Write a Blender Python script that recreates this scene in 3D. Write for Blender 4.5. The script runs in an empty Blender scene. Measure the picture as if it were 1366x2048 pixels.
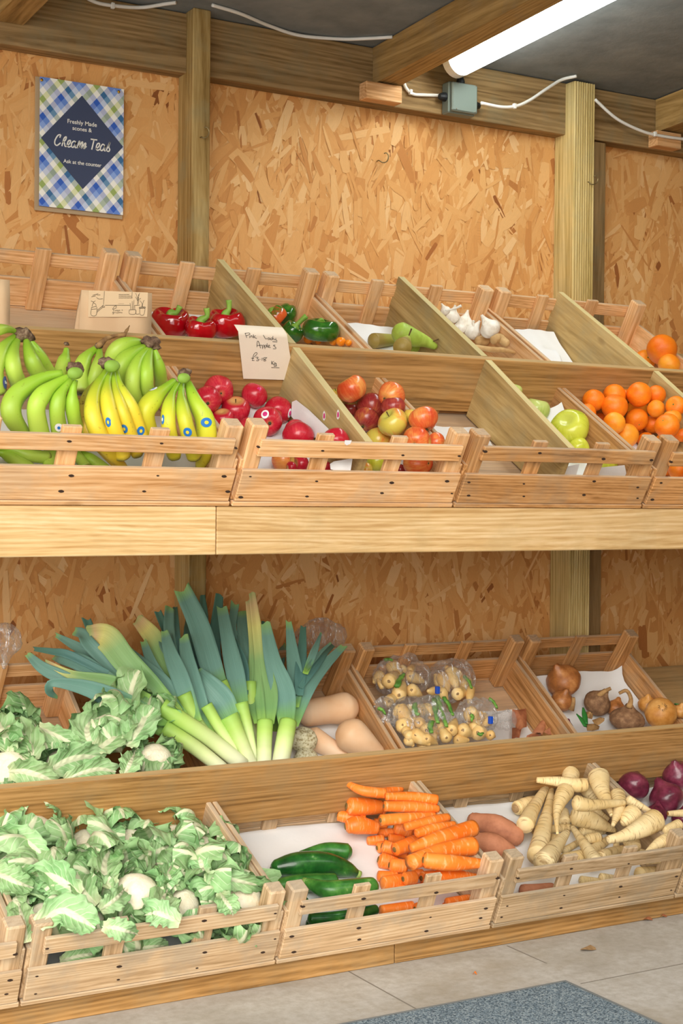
import bpy, bmesh, math, random
import numpy as np
from mathutils import Vector, Matrix

# ---------------------------------------------------------------- camera
FPX = 3000.0                                   # focal length in pixels of the 1366x2048 frame
CAMZ = 1.115
yaw, pitch, roll = map(math.radians, (29.9, -0.58, 0.535))
cF = np.array([math.sin(yaw)*math.cos(pitch), math.cos(yaw)*math.cos(pitch), math.sin(pitch)])
cR = np.array([math.cos(yaw), -math.sin(yaw), 0.0]); cU = np.cross(cR, cF)
cR, cU = cR*math.cos(roll)+cU*math.sin(roll), -cR*math.sin(roll)+cU*math.cos(roll)
CP = np.array([0, 0, CAMZ])
S = bpy.context.scene
COL = S.collection
cd = bpy.data.cameras.new('camera'); cam = bpy.data.objects.new('camera', cd); COL.objects.link(cam)
cd.sensor_fit = 'VERTICAL'; cd.sensor_height = 36.0; cd.sensor_width = 24.0
cd.lens = FPX*36.0/2048.0; cd.clip_start = 0.05; cd.clip_end = 100
cam.matrix_world = Matrix(((cR[0], cU[0], -cF[0], 0), (cR[1], cU[1], -cF[1], 0), (cR[2], cU[2], -cF[2], CAMZ), (0, 0, 0, 1)))
S.camera = cam

# ---------------------------------------------------------------- light and exposure
S.view_settings.view_transform = 'Standard'; S.view_settings.look = 'None'
S.view_settings.gamma = 1.0; S.view_settings.use_curve_mapping = False
S.view_settings.exposure = 0.42
world = bpy.data.worlds.new('overcast_sky'); S.world = world; world.use_nodes = True
wn = world.node_tree; wn.nodes.clear()
wo = wn.nodes.new('ShaderNodeOutputWorld'); wb = wn.nodes.new('ShaderNodeBackground')
wb.inputs[0].default_value = (1.0, 0.985, 0.955, 1); wb.inputs[1].default_value = 1.9
wn.links.new(wb.outputs[0], wo.inputs[0])
# soft daylight of the open front, a big bright overcast patch of sky up and to the left of the viewer
sd = bpy.data.lights.new('daylight', 'SUN'); sd.energy = 2.2; sd.angle = math.radians(40); sd.color = (1.0, 0.95, 0.86)
so = bpy.data.objects.new('daylight', sd); COL.objects.link(so)
so.rotation_euler = Vector((0.50, 0.78, -0.36)).to_track_quat('-Z', 'Y').to_euler()

# ---------------------------------------------------------------- geometry of the place
class Ramp:
    """a sloping tray bed: x along the wall, s up the slope, h away from its surface"""
    def __init__(s, Y, Z, deg): s.o = np.array([0, Y, Z]); t = math.radians(deg); s.t = t; s.al = np.array([0, math.cos(t), math.sin(t)]); s.up = np.array([0, -math.sin(t), math.cos(t)])
    def W(s, x, a, h): return s.o+np.array([x, 0, 0])+s.al*a+s.up*h
    def L(s, p): q = np.asarray(p)-s.o; return np.array([p[0], q@s.al, q@s.up])
    def P(s, u, v, h):
        r = ray(u, v); o = s.o+s.up*h-CP; return CP+r*(o@s.up)/(r@s.up)
def ray(u, v): return cF+cR*(u-683)/FPX+cU*(1024-v)/FPX
def onY(u, v, Y): r = ray(u, v); return CP+r*Y/r[1]
def onX(u, v, X): r = ray(u, v); return CP+r*X/r[0]
def onZ(u, v, Z): r = ray(u, v); return CP+r*(Z-CAMZ)/r[2]
def depth(p): return float((np.asarray(p)-CP)@cF)
UF = Ramp(3.0, 1.092, 31.0)       # upper tier (front and back trays lie on one slope)
LF = Ramp(3.0, 0.057, 24.0)       # lower tier, front trays
LB = Ramp(3.519, 0.253, 35.5)     # lower tier, back trays
UB0 = 0.50                        # slope distance where the upper back trays begin

# ---------------------------------------------------------------- scene helpers
def tag(o, label=None, cat=None, group=None, kind=None):
    if label: o['label'] = label
    if cat: o['category'] = cat
    if group: o['group'] = group
    if kind: o['kind'] = kind
    return o
def empty(name, loc=(0, 0, 0), rot=(0, 0, 0)):
    o = bpy.data.objects.new(name, None); COL.objects.link(o); o.location = loc; o.rotation_euler = rot; o.empty_display_size = 0.05; return o
def mesh(name, V, Fc, mat, parent=None, origin=None, smooth=True, attrs=None):
    V = np.asarray(V, float)
    if origin is not None: V = V-np.asarray(origin)
    me = bpy.data.meshes.new(name); me.from_pydata([tuple(v) for v in V], [], [tuple(f) for f in Fc])
    if smooth: me.polygons.foreach_set('use_smooth', [True]*len(me.polygons))
    for k, a in (attrs or {}).items():
        at = me.attributes.new(k, 'FLOAT', 'POINT'); at.data.foreach_set('value', np.asarray(a, dtype=np.float32).ravel())
    if mat is not None: me.materials.append(mat)
    me.update()
    o = bpy.data.objects.new(name, me); COL.objects.link(o)
    if origin is not None: o.location = tuple(origin)
    if parent is not None: o.parent = parent
    return o
def bm_obj(name, bm, mat, parent=None, smooth=False, origin=None):
    if origin is not None: bmesh.ops.translate(bm, verts=bm.verts, vec=-Vector(origin))
    me = bpy.data.meshes.new(name); bm.to_mesh(me); bm.free()
    if smooth: me.polygons.foreach_set('use_smooth', [True]*len(me.polygons))
    me.materials.append(mat)
    o = bpy.data.objects.new(name, me); COL.objects.link(o)
    if origin is not None: o.location = tuple(origin)
    if parent is not None: o.parent = parent
    return o
def box_bm(bm, lo, hi, bev=0.0015, taper=None):
    lo = Vector(lo); hi = Vector(hi); c = (lo+hi)/2; d = hi-lo
    r = bmesh.ops.create_cube(bm, size=1.0, matrix=Matrix.Translation(c) @ Matrix.Diagonal((d.x, d.y, d.z, 1)))
    if bev:
        es = set(e for v in r['verts'] for e in v.link_edges)
        bmesh.ops.bevel(bm, geom=list(es), offset=min(bev, min(d)*0.3), segments=1, affect='EDGES', profile=0.5)
def box(name, lo, hi, mat, parent=None, bev=0.0015, origin=None):
    bm = bmesh.new(); box_bm(bm, lo, hi, bev); return bm_obj(name, bm, mat, parent, origin=origin)
def catmull(P, n):
    P = np.asarray(P, float)
    if len(P) < 2: return P
    Q = np.vstack([2*P[0]-P[1], P, 2*P[-1]-P[-2]]); out = []
    seg = len(P)-1; per = max(1, int(round(n/seg)))
    for i in range(seg):
        a, b, c, d = Q[i:i+4]
        for t in np.arange(per)/per:
            out.append(0.5*((2*b)+(c-a)*t+(2*a-5*b+4*c-d)*t*t+(3*b-a-3*c+d)*t**3))
    out.append(P[-1]); return np.array(out)
def frames(P):
    T = np.gradient(P, axis=0); T /= np.linalg.norm(T, axis=1)[:, None]+1e-12
    n = np.cross(T[0], [0.3, 0.2, 0.93]);
    if np.linalg.norm(n) < 0.1: n = np.cross(T[0], [1, 0, 0])
    n /= np.linalg.norm(n); N = [n]
    for i in range(1, len(P)):
        n = N[-1]-T[i]*(N[-1]@T[i]); n /= np.linalg.norm(n)+1e-12; N.append(n)
    N = np.array(N); return T, N, np.cross(T, N)
def sweep(P, Rr, n=14, k=20, lobes=0, lob=0.0, cap=True, rough=0.0, rnd=None, flat=1.0):
    """tube along control points P with radii Rr -> verts, faces, along"""
    Rr = np.asarray(Rr, float).reshape(-1, 1)
    D = catmull(np.hstack([np.asarray(P, float), Rr]), k); P2 = D[:, :3]; R2 = np.maximum(D[:, 3], 1e-5)
    T, N, B = frames(P2); m = len(P2)
    L = np.concatenate([[0], np.cumsum(np.linalg.norm(np.diff(P2, axis=0), axis=1))]); L /= L[-1]+1e-12
    th = np.linspace(0, 2*math.pi, n, endpoint=False)
    mod = 1+lob*np.cos(lobes*th)
    V = []; A = []
    for i in range(m):
        rr = R2[i]*mod
        if rough and rnd is not None: rr = rr*(1+rough*np.array([rnd.uniform(-1, 1) for _ in range(n)]))
        V.append(P2[i]+np.outer(np.cos(th)*rr, N[i])+np.outer(np.sin(th)*rr*flat, B[i])); A += [L[i]]*n
    V = np.vstack(V); Fc = [(i*n+j, i*n+(j+1) % n, (i+1)*n+(j+1) % n, (i+1)*n+j) for i in range(m-1) for j in range(n)]
    if cap:
        V = np.vstack([V, P2[0], P2[-1]]); A += [0, 1]; a = m*n
        Fc += [(a, (j+1) % n, j) for j in range(n)]+[(a+1, (m-1)*n+j, (m-1)*n+(j+1) % n) for j in range(n)]
    return V, Fc, np.array(A)
def rounded(P, R, e0=0.9, e1=0.9):
    """add rounded end caps to a spine"""
    P = [np.asarray(p, float) for p in P]; R = list(R)
    d0 = P[0]-P[1]; d0 /= np.linalg.norm(d0)+1e-9; d1 = P[-1]-P[-2]; d1 /= np.linalg.norm(d1)+1e-9
    a0, a1 = R[0], R[-1]
    Q = [P[0]+d0*a0*e0, P[0]+d0*a0*e0*0.85, P[0]+d0*a0*e0*0.45]; q = [a0*0.05, a0*0.5, a0*0.87]
    E = [P[-1]+d1*a1*e1*0.45, P[-1]+d1*a1*e1*0.85, P[-1]+d1*a1*e1]; e = [a1*0.87, a1*0.5, a1*0.05]
    return Q+P+E, q+R+e
def lathe(prof, n=24):
    V = []; A = []
    for i, (r, z) in enumerate(prof):
        for j in range(n): t = 2*math.pi*j/n; V.append((r*math.cos(t), r*math.sin(t), z)); A.append(i/(len(prof)-1))
    Fc = [(i*n+j, i*n+(j+1) % n, (i+1)*n+(j+1) % n, (i+1)*n+j) for i in range(len(prof)-1) for j in range(n)]
    return np.array(V), Fc, np.array(A)
def text_mesh(txt, size, name, mat, bold=0.0, align='CENTER'):
    cu = bpy.data.curves.new(name+'_tmp', 'FONT'); cu.body = txt; cu.size = size; cu.align_x = align; cu.align_y = 'CENTER'; cu.extrude = 0.0002; cu.offset = bold
    ob = bpy.data.objects.new(name+'_tmp', cu); COL.objects.link(ob)
    bpy.context.view_layer.update()
    me = bpy.data.meshes.new_from_object(ob.evaluated_get(bpy.context.evaluated_depsgraph_get()))
    bpy.data.objects.remove(ob); bpy.data.curves.remove(cu)
    me.name = name; me.materials.clear(); me.materials.append(mat)
    o = bpy.data.objects.new(name, me); COL.objects.link(o); return o

# ---------------------------------------------------------------- materials
def lin(h):
    h = h.lstrip('#'); c = [int(h[i:i+2], 16)/255 for i in (0, 2, 4)]
    return tuple(x/12.92 if x <= 0.04045 else ((x+0.055)/1.055)**2.4 for x in c)+(1,)
class NT:
    def __init__(s, name, rough=0.6, spec=0.4):
        s.m = bpy.data.materials.new(name); s.m.use_nodes = True; s.t = s.m.node_tree; s.t.nodes.clear()
        s.out = s.t.nodes.new('ShaderNodeOutputMaterial'); s.b = s.t.nodes.new('ShaderNodeBsdfPrincipled')
        s.t.links.new(s.b.outputs[0], s.out.inputs[0]); s.b.inputs['Roughness'].default_value = rough
        s.b.inputs['Specular IOR Level'].default_value = spec
    def n(s, ty, ins=None, **kw):
        x = s.t.nodes.new('ShaderNode'+ty)
        for k, v in kw.items(): setattr(x, k, v)
        for k, v in (ins or {}).items(): s.put(x.inputs[k], v)
        return x
    def put(s, sock, v):
        if isinstance(v, bpy.types.NodeSocket): s.t.links.new(v, sock)
        elif isinstance(v, bpy.types.Node): s.t.links.new(v.outputs[0], sock)
        else: sock.default_value = v
    def math(s, op, a, b=0.0, c=0.0):
        x = s.n('Math', {0: a, 1: b}, operation=op)
        if op in ('MULTIPLY_ADD', 'SMOOTH_MIN', 'WRAP', 'COMPARE'): s.put(x.inputs[2], c)
        return x.outputs[0]
    def mix(s, f, a, b, mode='MIX'):
        x = s.t.nodes.new('ShaderNodeMix'); x.data_type = 'RGBA'; x.blend_type = mode
        s.put(x.inputs[0], f); s.put(x.inputs[6], a); s.put(x.inputs[7], b); return x.outputs[2]
    def ramp(s, f, stops, interp='LINEAR'):
        x = s.t.nodes.new('ShaderNodeValToRGB'); x.color_ramp.interpolation = interp; e = x.color_ramp.elements
        while len(e) < len(stops): e.new(0.5)
        for el, (p, c) in zip(e, stops): el.position = p; el.color = lin(c) if isinstance(c, str) else ((c, c, c, 1) if isinstance(c, (int, float)) else c)
        s.put(x.inputs[0], f); return x.outputs[0]
    def coords(s, scale=(1, 1, 1), rnd=True, kind='Object'):
        tc = s.n('TexCoord'); v = tc.outputs[kind]
        if rnd:
            oi = s.n('ObjectInfo'); r = s.n('VectorMath', {0: oi.outputs['Random'], 1: (37.0, 53.0, 71.0)}, operation='MULTIPLY')
            v = s.n('VectorMath', {0: v, 1: r.outputs[0]}, operation='ADD').outputs[0]
        return s.n('VectorMath', {0: v, 1: scale}, operation='MULTIPLY').outputs[0]
    def noise(s, v, scale=5.0, detail=3.0, rough=0.5, dist=0.0):
        return s.n('TexNoise', {'Vector': v, 'Scale': scale, 'Detail': detail, 'Roughness': rough, 'Distortion': dist}).outputs[0]
    def attr(s, name): return s.n('Attribute', attribute_name=name).outputs['Fac']
    def rand(s): return s.n('ObjectInfo').outputs['Random']
    def bump(s, h, strength=0.3, dist=0.002):
        x = s.n('Bump', {'Height': h, 'Strength': strength, 'Distance': dist}); s.put(s.b.inputs['Normal'], x.outputs[0])
    def col(s, c): s.put(s.b.inputs['Base Color'], c)
    def hsv(s, c, h=0.5, sat=1.0, v=1.0): return s.n('HueSaturation', {'Color': c, 'Hue': h, 'Saturation': sat, 'Value': v}).outputs[0]
def plain(name, c, rough=0.6, spec=0.4, metal=0.0):
    t = NT(name, rough, spec); t.col(lin(c)); t.b.inputs['Metallic'].default_value = metal; return t.m
def wood(name, light, mid, dark, axis=0, rough=0.75, ring=22.0, vary=0.16, dirt=None, dirtamt=0.0, knots=True, contrast=1.0, edge=0.0, edgecol='#b9ae9a'):
    """timber with its grain along the given axis"""
    t = NT(name, rough, 0.25)
    sc = [1.0, 1.0, 1.0]; sc[axis] = 0.06
    v = t.coords(tuple(sc))
    warp = t.noise(v, 7.0, 2.0, 0.5)
    wv = t.n('VectorMath', {0: v, 1: t.n('VectorMath', {0: warp, 1: (0.12, 0.12, 0.12)}, operation='MULTIPLY').outputs[0]}, operation='ADD').outputs[0]
    g1 = t.noise(wv, ring*1.8, 4.0, 0.62, 0.8)
    g2 = t.noise(wv, ring*12, 2.0, 0.6)
    big = t.noise(t.coords((1, 1, 1)), 2.5, 2.0)
    g3 = t.n('TexWave', {'Vector': wv, 'Scale': ring*1.6, 'Distortion': 5.0, 'Detail': 3.0, 'Detail Scale': 1.5}, bands_direction='XYZ'[(axis+2) % 3]).outputs[1]
    g = t.math('ADD', t.math('ADD', t.math('MULTIPLY', g1, 0.55), t.math('MULTIPLY', g2, 0.33)), t.math('MULTIPLY', g3, 0.12))
    c = t.ramp(g, [(0.5-0.17/contrast, dark), (0.5, mid), (0.5+0.14/contrast, light)])
    if knots:
        ks = [7.0, 7.0, 7.0]; ks[axis] = 3.2
        vo = t.n('TexVoronoi', {'Vector': t.coords(tuple(ks)), 'Scale': 1.0, 'Randomness': 1.0})
        kf = t.ramp(vo.outputs['Distance'], [(0.045, 1.0), (0.085, 0.55), (0.11, 0.0)])
        kf = t.math('MULTIPLY', kf, t.ramp(t.n('SeparateColor', {0: vo.outputs['Color']}).outputs[0], [(0.55, 0.0), (0.6, 0.75)]))
        c = t.mix(kf, c, t.mix(0.5, lin(dark), (0.12, 0.055, 0.02, 1)))
    if dirt:
        dn = t.ramp(t.noise(t.coords((1, 1, 1)), 9.0, 4.0, 0.65), [(0.48, 0.0), (0.66, dirtamt)])
        c = t.mix(dn, c, lin(dirt))
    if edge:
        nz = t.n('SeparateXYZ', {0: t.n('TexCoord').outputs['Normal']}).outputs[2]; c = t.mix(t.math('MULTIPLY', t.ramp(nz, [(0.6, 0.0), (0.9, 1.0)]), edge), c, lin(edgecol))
    val = t.math('ADD', 1.0-vary/2, t.math('MULTIPLY', t.rand(), vary)); val = t.math('MULTIPLY', val, t.math('ADD', 0.9, t.math('MULTIPLY', big, 0.2)))
    c = t.hsv(c, 0.5, 1.0, val); t.col(c)
    t.bump(g, 0.25, 0.0015); return t.m
M = {}
def woodset(key, *a, **k): M[key] = [wood(key+'_grain_'+'xyz'[i], *a, axis=i, **k) for i in range(3)]
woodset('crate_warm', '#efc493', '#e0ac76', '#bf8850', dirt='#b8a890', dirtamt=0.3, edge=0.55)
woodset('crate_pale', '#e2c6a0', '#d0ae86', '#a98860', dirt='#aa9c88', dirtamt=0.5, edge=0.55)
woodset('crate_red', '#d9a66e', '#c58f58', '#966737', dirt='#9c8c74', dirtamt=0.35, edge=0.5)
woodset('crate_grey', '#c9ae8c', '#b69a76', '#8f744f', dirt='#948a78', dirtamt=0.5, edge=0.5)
woodset('stand_gold', '#e0c294', '#d1ad78', '#b38a54', ring=16.0, knots=True, dirt='#b49a6c', dirtamt=0.3)
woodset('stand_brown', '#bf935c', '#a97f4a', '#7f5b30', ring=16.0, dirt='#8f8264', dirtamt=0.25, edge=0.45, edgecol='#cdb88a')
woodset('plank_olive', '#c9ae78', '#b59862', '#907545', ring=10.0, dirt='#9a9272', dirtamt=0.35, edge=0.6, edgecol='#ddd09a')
woodset('post_green', '#bfa36a', '#a98a52', '#846633', ring=14.0, dirt='#98906a', dirtamt=0.4)
woodset('post_brown', '#b08d56', '#9c7a46', '#775a30', ring=14.0, dirt='#80735a', dirtamt=0.3)
woodset('beam_dark', '#a5875c', '#8f734b', '#6b5230', ring=12.0, dirt='#7c745a', dirtamt=0.4)
M['nail'] = plain('rusty_nail', '#3c2a20', 0.6, 0.4)
M['screw'] = plain('screw_steel', '#8d8778', 0.35, 0.5, 0.8)
M['white_plastic'] = plain('white_plastic', '#e9e6de', 0.4)
M['black_plastic'] = plain('black_plastic', '#16191b', 0.5)
M['grey_plastic'] = plain('grey_green_plastic', '#6f7a72', 0.45)
M['brass'] = plain('brass', '#c79a3a', 0.3, 0.5, 0.9)
M['bronze'] = plain('bronze_wire', '#8a7a55', 0.35, 0.5, 0.8)
t = NT('felt_roof_lining', 0.9, 0.2); nn = t.noise(t.coords(rnd=False), 9, 5, 0.6); t.col(t.ramp(nn, [(0.3, '#74797a'), (0.7, '#8b8f8e')])); t.bump(nn, 0.3, 0.01); M['ceiling'] = t.m
t = NT('concrete', 0.85, 0.3); v = t.coords(rnd=False)
a = t.noise(v, 3.0, 6, 0.62); b = t.noise(v, 40, 4, 0.7)
c = t.ramp(a, [(0.32, '#b3aea5'), (0.5, '#c6c3bc'), (0.68, '#d0cec9')]); c = t.mix(t.ramp(b, [(0.3, 0.5), (0.62, 0.0)]), c, lin('#9b9282'))
st = t.ramp(t.noise(v, 1.7, 5, 0.7, 0.8), [(0.52, 0.0), (0.66, 0.55)]); c = t.mix(st, c, lin('#a39782')); t.col(c); t.bump(b, 0.25, 0.003); M['concrete'] = t.m
t = NT('mat_loops', 0.95, 0.1); v = t.coords(rnd=False)
vo = t.n('TexVoronoi', {'Vector': v, 'Scale': 330.0}); sp = t.n('SeparateColor', {0: vo.outputs['Color']}).outputs[0]
t.col(t.ramp(sp, [(0.0, '#4b5963'), (0.35, '#657683'), (0.6, '#8497a3'), (0.95, '#a7b4ba')])); t.bump(sp, 0.8, 0.003); M['mat'] = t.m
t = NT('osb_chips', 0.7, 0.3); sh = t.attr('shade'); ax = t.attr('gu'); ay = t.attr('gv'); cv = t.n('CombineXYZ', {0: t.math('MULTIPLY', ax, 6.0), 1: t.math('MULTIPLY', ay, 260.0), 2: t.math('MULTIPLY', sh, 50.0)}).outputs[0]
g = t.noise(cv, 1.0, 3, 0.6)
c = t.ramp(sh, [(0.0, '#8f552a'), (0.05, '#ad6c38'), (0.16, '#c98a4c'), (0.45, '#dca05e'), (0.75, '#e6b374'), (1.0, '#f0c892')])
c = t.hsv(c, 0.5, 1.0, t.math('ADD', 0.76, t.math('MULTIPLY', g, 0.48))); t.col(c); t.bump(g, 0.2, 0.001); M['osb'] = t.m

# ---------------------------------------------------------------- structure
def setting(o): o['kind'] = 'structure'; return o
WY = 4.01
setting(box('floor', (-3, -3.0, -0.1), (6.0, 4.2, 0.0), M['concrete'], bev=0))
def osb_wall():
    rs = np.random.RandomState(5); x0, x1, z0, z1 = 0.3, 3.95, 0.0, CAMZ+1.37
    n = 15000; V = []; Fc = []; sh = []; gu = []; gv = []
    V += [(x0-1.5, WY, z0), (x1, WY, z0), (x1, WY, z1), (x0-1.5, WY, z1), (x0-1.5, WY+0.02, z0), (x1, WY+0.02, z0), (x1, WY+0.02, z1), (x0-1.5, WY+0.02, z1)]
    Fc += [(0, 1, 2, 3), (5, 4, 7, 6), (4, 0, 3, 7), (1, 5, 6, 2), (3, 2, 6, 7)]; sh += [0.4]*8; gu += [0, 4, 4, 0]*2; gv += [0, 0, 2, 2]*2
    for i in range(n):
        q = i/n; s = 1.25-0.55*q
        Ln = np.clip(rs.lognormal(math.log(0.115), 0.45), 0.03, 0.24)*s; W = np.clip(rs.lognormal(math.log(0.021), 0.6), 0.004, 0.06)*s
        a = rs.normal(math.pi/2-0.1, 0.5); cx = rs.uniform(x0, x1); cz = rs.uniform(z0, z1); ca, sa = math.cos(a), math.sin(a)
        k = rs.uniform(0.5, 1.0, 4); sk = rs.uniform(-0.25, 0.25, 6)
        pts = [(-.5+.06*sk[0], -.5*k[0]), (-.1, -.5+.1*sk[1]), (.5-.1*abs(sk[2]), -.5*k[1]), (.5+.08*sk[3], .1), (.47, .5*k[2]), (.0, .5+.1*sk[4]), (-.5+.1*sk[5], .5*k[3]), (-.53, 0.0)]
        b = len(V); y = WY-0.0002-0.0032*q-0.0001*rs.rand(); tl = rs.uniform(-0.0006, 0.0006, 2); shade = rs.beta(3.4, 2.8)
        if rs.rand() < 0.02: shade = rs.uniform(0, .12)
        o = rs.uniform(0, 100)
        for (p, r) in pts:
            x = min(max(cx+ca*p*Ln-sa*r*W, x0), x1); z = min(max(cz+sa*p*Ln+ca*r*W, z0), z1)
            V.append((x, y+tl[0]*p+tl[1]*r, z)); sh.append(shade); gu.append(o+p*Ln*10); gv.append(r*W*10)
        Fc.append(tuple(range(b, b+8)))
    o = mesh('wall_back', V, Fc, M['osb'], smooth=False, attrs={'shade': sh, 'gu': gu, 'gv': gv}); return setting(o)
osb_wall()
# ceiling, rising slightly towards the open front
def slab(name, x0, x1, y0, y1, zf, th, mat):
    V = [(x0, y0, zf(y0)), (x1, y0, zf(y0)), (x1, y1, zf(y1)), (x0, y1, zf(y1))]; V += [(a, b, c+th) for a, b, c in V]
    return mesh(name, V, [(0, 3, 2, 1), (4, 5, 6, 7), (0, 1, 5, 4), (1, 2, 6, 5), (2, 3, 7, 6), (3, 0, 4, 7)], mat, smooth=False)
ROOF = lambda y: CAMZ+1.378+0.046*(3.95-y)
setting(slab('ceiling', -3.0, 4.02, 1.0, 4.05, ROOF, 0.03, M['ceiling']))
box_r = setting(box('wall_added_shade_right', (3.95, -0.4, 0), (4.02, 4.035, 2.62), M['beam_dark'][2], bev=0))  # unseen side wall, set here to darken the right end of the stand
setting(box('wall_added_shade_front', (1.0, -0.5, 0), (4.02, -0.41, 2.64), M['beam_dark'][2], bev=0))  # made-up wall behind the camera, keeps sky light off the right half
setting(box('trim_1', (-1.2, 3.95, CAMZ+1.205), (3.945, 4.008, CAMZ+1.375), M['beam_dark'][0], bev=0.002))
p = box('wooden_post', (1.746, 3.902, 0.0), (1.801, 4.004, CAMZ+1.38), M['post_green'][2], bev=0.003)
tag(p, 'square greenish timber post between the poster and the wide panel', 'post')
# ribbed decking post
def ribbed(x0, x1, y0, y1, z0, z1):
    prof = []; n = 9
    for i in range(n*4+1):
        f = i/(n*4); prof.append((x0+(x1-x0)*f, y0+(0.005 if (i % 4) == 0 else 0.0012 if i % 4 in (1, 3) else 0.0)))
    V = []; Fc = []; m = len(prof)
    for z in (z0, z1): V += [(x, y, z) for x, y in prof]+[(x1, y1, z), (x0, y1, z)]
    k = m+2
    for i in range(k): j = (i+1) % k; Fc.append((i, j, k+j, k+i))
    Fc += [tuple(range(k-1, -1, -1)), tuple(range(k, 2*k))]
    return V, Fc
V, Fc = ribbed(3.112, 3.199, 3.902, 4.004, 0.0, CAMZ+1.372)
p = mesh('wooden_post', V, Fc, wood('ribbed_post_wood', '#d8c38a', '#c6ad70', '#a38a4e', axis=2, ring=14.0, dirt='#a8a078', dirtamt=0.3), smooth=False)
tag(p, 'ribbed pale timber post right of the junction box', 'post')
p = box('wooden_stud', (onY(1188, 400, 3.955)[0], 3.955, 0.0), (onY(1211, 400, 3.955)[0], 4.004, CAMZ+1.2), M['beam_dark'][2], bev=0.002); tag(p, 'thin dark stud tucked against the right side of the ribbed post', 'stud')
def rafter(x0, lab):
    y0, y1 = 1.6, 3.948; z = lambda y: CAMZ+1.262+0.046*(3.95-y)
    V = [(x, y, z(y)+d) for y in (y0, y1) for d in (0, 0.112) for x in (x0, x0+0.082)]
    o = mesh('rafter', np.array(V), [(0, 1, 5, 4), (2, 6, 7, 3), (0, 4, 6, 2), (1, 3, 7, 5), (0, 2, 3, 1), (4, 5, 7, 6)], M['post_brown'][1], smooth=False)
    tag(o, lab, 'rafter')

rafter(2.366, 'thick brown rafter beside the lit tube lamp'); rafter(1.185, 'brown rafter end in the top left corner above the poster'); rafter(3.50, 'brown rafter meeting the wall plate right of the ribbed post')
for x0, x1, lab in ((2.319, 2.446, 'short pale wood block under the rafter beside the lamp'), (3.47, 3.58, 'short wood block under the rafter at the right edge')):
    tag(box('support_block', (x0, 3.905, CAMZ+1.206), (x1, 3.95, CAMZ+1.258), M['crate_warm'][0], bev=0.002), lab, 'block')
# floor mat with joint lines in the slab
mt = empty('floor_mat', (1.4, 2.3, 0)); tag(mt, 'grey blue speckled loop floor mat lying on the concrete', 'mat')
box('mat_pile', (0.2, 0.9, 0.0005), (2.162, 2.712, 0.009), M['mat'], mt, bev=0.002).location = (-1.4, -2.3, 0)
bm = bmesh.new()
for lo, hi in (((0.2, 2.712, 0.0004), (2.176, 2.727, 0.006)), ((2.162, 0.9, 0.0004), (2.176, 2.712, 0.006))): box_bm(bm, lo, hi, 0.001)
bm_obj('mat_edge', bm, plain('mat_rubber_edge', '#7f8688', 0.7), mt).location = (-1.4, -2.3, 0)
crk = plain('slab_joint', '#8b857b', 0.9)
a = onZ(706, 1948, 0); setting(box('trim_2', (a[0]-0.002, -1.0, 0.0), (a[0]+0.002, a[1]+0.05, 0.0006), crk, bev=0))
a = onZ(1130, 1966, 0); setting(box('trim_3', (a[0]+0.05, 2.86, 0.0), (a[0]+0.054, 3.02, 0.0006), crk, bev=0)); setting(box('trim_4', (2.20, 2.70, 0.0), (4.5, 2.704, 0.0006), crk, bev=0))

# ---------------------------------------------------------------- display stand
st = empty('display_stand', (1.9, 3.0, 0)); tag(st, 'two tier sloping timber display stand holding the wooden trays', 'stand')
def sbox(name, lo, hi, mat, bev=0.002):
    o = (1.9, 3.0, 0.0); ob = box(name, np.subtract(lo, o), np.subtract(hi, o), mat, st, bev); return ob
sbox('front_beam', (-0.4, 3.0, CAMZ-0.130), (1.407, 3.047, UF.o[2]-0.001), M['stand_gold'][0], 0.002)
sbox('front_beam', (1.409, 3.0, CAMZ-0.130), (3.93, 3.047, UF.o[2]-0.001), M['stand_gold'][0], 0.002)
sbox('base_board', (-0.4, 3.03, 0.0005), (1.9, 3.06, LF.o[2]-0.001), M['stand_brown'][0]); sbox('base_board', (1.902, 3.03, 0.0005), (3.93, 3.06, LF.o[2]-0.001), M['stand_brown'][0])
def ramp_box(name, R, lo, hi, mat, parent=None, bev=0.002, org=(1.9, 3.0, 0)):
    bm = bmesh.new(); box_bm(bm, lo, hi, bev)
    Mx = Matrix.Translation(Vector(R.o)) @ Matrix.Rotation(R.t, 4, 'X'); bmesh.ops.transform(bm, matrix=Matrix.Translation(-Vector(org)) @ Mx, verts=bm.verts)
    # keep the grain direction: object axes stay the world axes, boards run along x or up the slope
    return bm_obj(name, bm, mat, parent)
ramp_box('sloping_deck', UF, (-0.4, 0.05, -0.020), (3.93, 1.02, -0.002), M['stand_brown'][0], st)
ramp_box('sloping_deck', LF, (-0.4, 0.05, -0.020), (3.93, 0.56, -0.002), M['stand_brown'][0], st)
ramp_box('sloping_deck', LB, (-0.4, 0.0, -0.020), (3.93, 0.50, -0.002), M['stand_brown'][0], st)
ramp_box('step_board', UF, (-0.4, 0.462, 0.022), (3.93, 0.482, 0.184), M['stand_gold'][0] if 0 else M['stand_brown'][0], st)
ramp_box('step_board', LF, (-0.4, 0.440, 0.062), (3.93, 0.462, 0.232), M['stand_brown'][0], st)
def plank(R, x, s0, s1, h0, h1):
    V = [(x+dx, ss, hh) for ss, hb, ht in ((s0, 0.012, h0), (s1, 0.012, h1)) for hh in (hb, ht) for dx in (-0.010, 0.010)]
    o = mesh('divider_plank', V, [(0, 1, 3, 2), (4, 6, 7, 5), (0, 2, 6, 4), (1, 5, 7, 3), (0, 4, 5, 1), (2, 3, 7, 6)], M['plank_olive'][1], st, smooth=False)
    o.matrix_local = Matrix.Translation(Vector(R.o)-Vector((1.9, 3.0, 0))) @ Matrix.Rotation(R.t, 4, 'X')
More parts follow.
